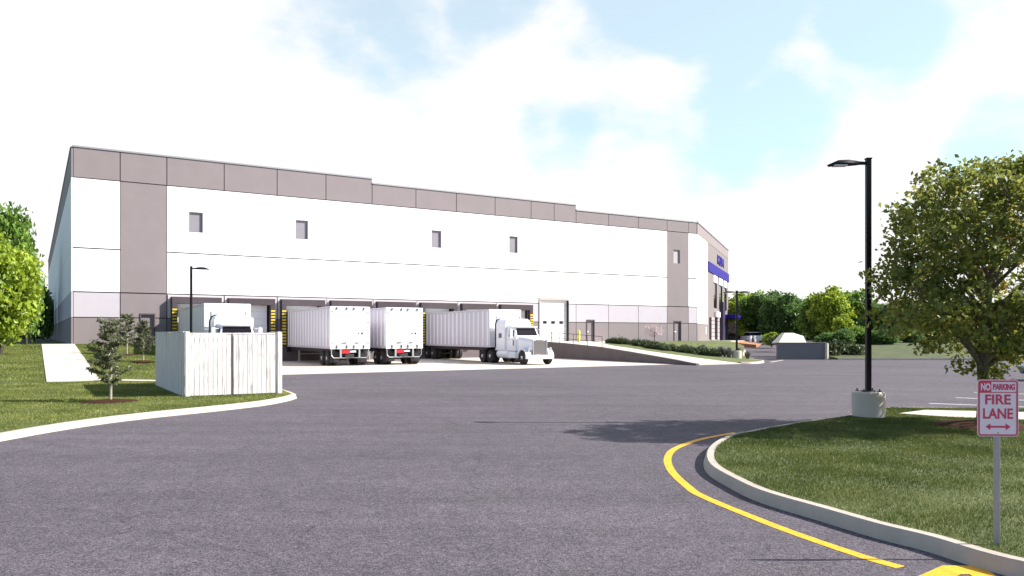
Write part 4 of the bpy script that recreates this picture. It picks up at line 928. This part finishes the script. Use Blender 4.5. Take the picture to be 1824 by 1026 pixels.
# young pines on the left lawn
def pine(X,Y,z,h,seed,label):
    e = tag(empty('young_pine',(X,Y,z)),label,'pine tree','young pines on the left lawn'); rr_ = np.random.default_rng(seed); b = MB()
    b.tube([(0,0,-.05),(.015,0,h*.35),(0,.01,h*.7),(0,0,h*.97)],[.045,.035,.022,.006],8)
    pts = []
    lev = 9
    for i in range(lev):
        zz = h*(.25+.68*i/(lev-1)); R_ = h*.32*(1-.62*(i/(lev-1))**1.1)*(.55 if i == 0 else 1)
        for k in range(7 if i else 4):
            a = rr_.uniform(0,6.28); r = R_*rr_.uniform(.55,1.1); q = Vector((r*math.cos(a),r*math.sin(a),zz+r*.28+rr_.uniform(-.04,.04)))
            br = bez((0,0,zz-.05),q,(0,0,-.02),4); b.tube(br,[.011,.009,.007,.006,.004],4,False)
            for t in np.linspace(.3,1,7): p = br[0].lerp(br[-1],t); pts += [np.array(p[:])+rr_.normal(size=3)*.035 for _ in range(15)]
    for _ in range(120): pts.append(np.array((rr_.normal()*.05,rr_.normal()*.04,h*rr_.uniform(.6,1.0))))
    b.build('trunk', M_barkp, e, smooth=True)
    leaves('crown', np.array(pts), .03, ML_pine, e, elong=4.2, fold=.05, up=-.4)
pine(-12.02,23.55,.14,2.5,51,'nearest young pine with a pale trunk in a mulch ring left of the enclosure')
pine(-23.5,48.0,.89,2.55,52,'middle-distance young pine by the taupe wall, directly behind the nearest pine')
pine(-20.3,43.3,.66,2.3,53,'young pine close to the left side of the dumpster enclosure')
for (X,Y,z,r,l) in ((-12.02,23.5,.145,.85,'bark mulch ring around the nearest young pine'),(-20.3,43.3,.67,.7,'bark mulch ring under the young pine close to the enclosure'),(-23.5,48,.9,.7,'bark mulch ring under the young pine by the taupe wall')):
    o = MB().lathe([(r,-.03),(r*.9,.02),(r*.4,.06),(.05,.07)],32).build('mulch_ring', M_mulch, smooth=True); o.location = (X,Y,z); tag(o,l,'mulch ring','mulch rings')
# ------------------------------------------------------------------ grass blades
def inside(pts, pg):
    x, y = pts[:,0], pts[:,1]; c = np.zeros(len(pts), bool); n = len(pg)
    for i in range(n):
        x0,y0 = pg[i]; x1,y1 = pg[(i+1)%n]; cond = (y0>y)!=(y1>y)
        if y1 != y0: c ^= cond & (x < (x1-x0)*(y-y0)/(y1-y0)+x0)
    return c
def blades(name, pg, n, h, w, m, zf, label, ex=(), wf=None):
    pg = [(float(a),float(b)) for a,b in pg]; A_ = np.array(pg); out = []
    mn, mx = A_.min(0), A_.max(0); tot = 0
    while tot < n:
        q = rng.uniform(mn,mx,(n*2,2)); k = inside(q,pg)
        for e in ex: k &= ~e(q)
        if wf is not None: k &= rng.uniform(0,1,len(q)) < wf(q)
        q = q[k]; out.append(q); tot += len(q)
    q = np.concatenate(out)[:n]; z = zf(q); a = rng.uniform(0,6.28,n); ln = h*rng.uniform(.5,1.2,n); le = rng.normal(size=(n,2))*h*.35
    # patches where the lawn grows taller or is worn
    ln *= .8+.35*np.sin(q[:,0]*1.7+np.sin(q[:,1]*1.1)*2)*np.sin(q[:,1]*2.1+q[:,0]*.6)
    d = np.stack([np.cos(a),np.sin(a)],1)*w*.5; sc = np.clip(q[:,1]/12,.8,3)[:,None]; d *= sc
    b = np.stack([q[:,0],q[:,1],z],1); D3 = np.concatenate([d,np.zeros((n,1))],1); tip = b+np.concatenate([le,ln[:,None]],1)
    v = np.stack([b-D3,b+D3,tip],1).reshape(-1,3); i = np.arange(n)*3
    o = fast_mesh(name, v, np.arange(3*n), i, m); tag(o,label,'grass',kind='stuff')
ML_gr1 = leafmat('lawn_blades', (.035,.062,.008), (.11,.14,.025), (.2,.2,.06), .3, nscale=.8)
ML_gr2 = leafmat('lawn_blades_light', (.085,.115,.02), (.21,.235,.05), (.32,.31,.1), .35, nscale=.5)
ringf = lambda X,Y,r: (lambda q: (q[:,0]-X)**2+(q[:,1]-Y)**2 < r*r)
pathpg = [tuple(G(1600,737,.15)),tuple(G(1648,731,.15)),(21,18.15),(21,17.0),tuple(G(1824,748,.15)),tuple(G(1700,744,.15))]
vis = [p for p in isl_poly]
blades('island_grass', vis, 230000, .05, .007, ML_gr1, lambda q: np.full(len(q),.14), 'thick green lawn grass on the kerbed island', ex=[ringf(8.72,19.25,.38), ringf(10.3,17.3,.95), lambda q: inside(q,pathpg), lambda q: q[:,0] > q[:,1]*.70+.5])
inn = [tuple(p) for p in inner if 9 < p[1] < 36]
lp = inn+[W(5.4,-26),W(-14,-22),(-34,44),(-24,24),(-15,14)]
encl = lambda q: inside(q, [(-10.6,25.1),(-7.7,26.85),(-11.4,33),(-14.3,31.3)])
def zl(q):
    ly = -(q[:,0]-PX)*SA+(q[:,1]-PY)*CA; return .145+1.31*np.clip((ly+26)/25,0,1)
def onwalk(q):
    lx = (q[:,0]-PX)*CA+(q[:,1]-PY)*SA; ly = -(q[:,0]-PX)*SA+(q[:,1]-PY)*CA; return (lx>-2)&(lx<.1)&(ly>-26.4)
spur = lambda q: inside(q, [W(-.2,-26.45), (-9.3,32.8), (-9.3,33.8), W(.0,-25.2)])
lp2 = [W(5.4,-26),W(5.4,-.5),W(-60,-.5),W(-60,-22),W(-14,-22)]
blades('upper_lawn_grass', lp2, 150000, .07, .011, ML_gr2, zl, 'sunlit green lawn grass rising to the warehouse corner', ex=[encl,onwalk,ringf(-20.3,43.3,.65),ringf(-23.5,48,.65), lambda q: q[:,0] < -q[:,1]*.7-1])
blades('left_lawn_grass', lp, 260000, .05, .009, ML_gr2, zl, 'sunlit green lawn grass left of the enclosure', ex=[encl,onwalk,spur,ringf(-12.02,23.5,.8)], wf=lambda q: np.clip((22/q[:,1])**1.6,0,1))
print('objects', len(bpy.data.objects))
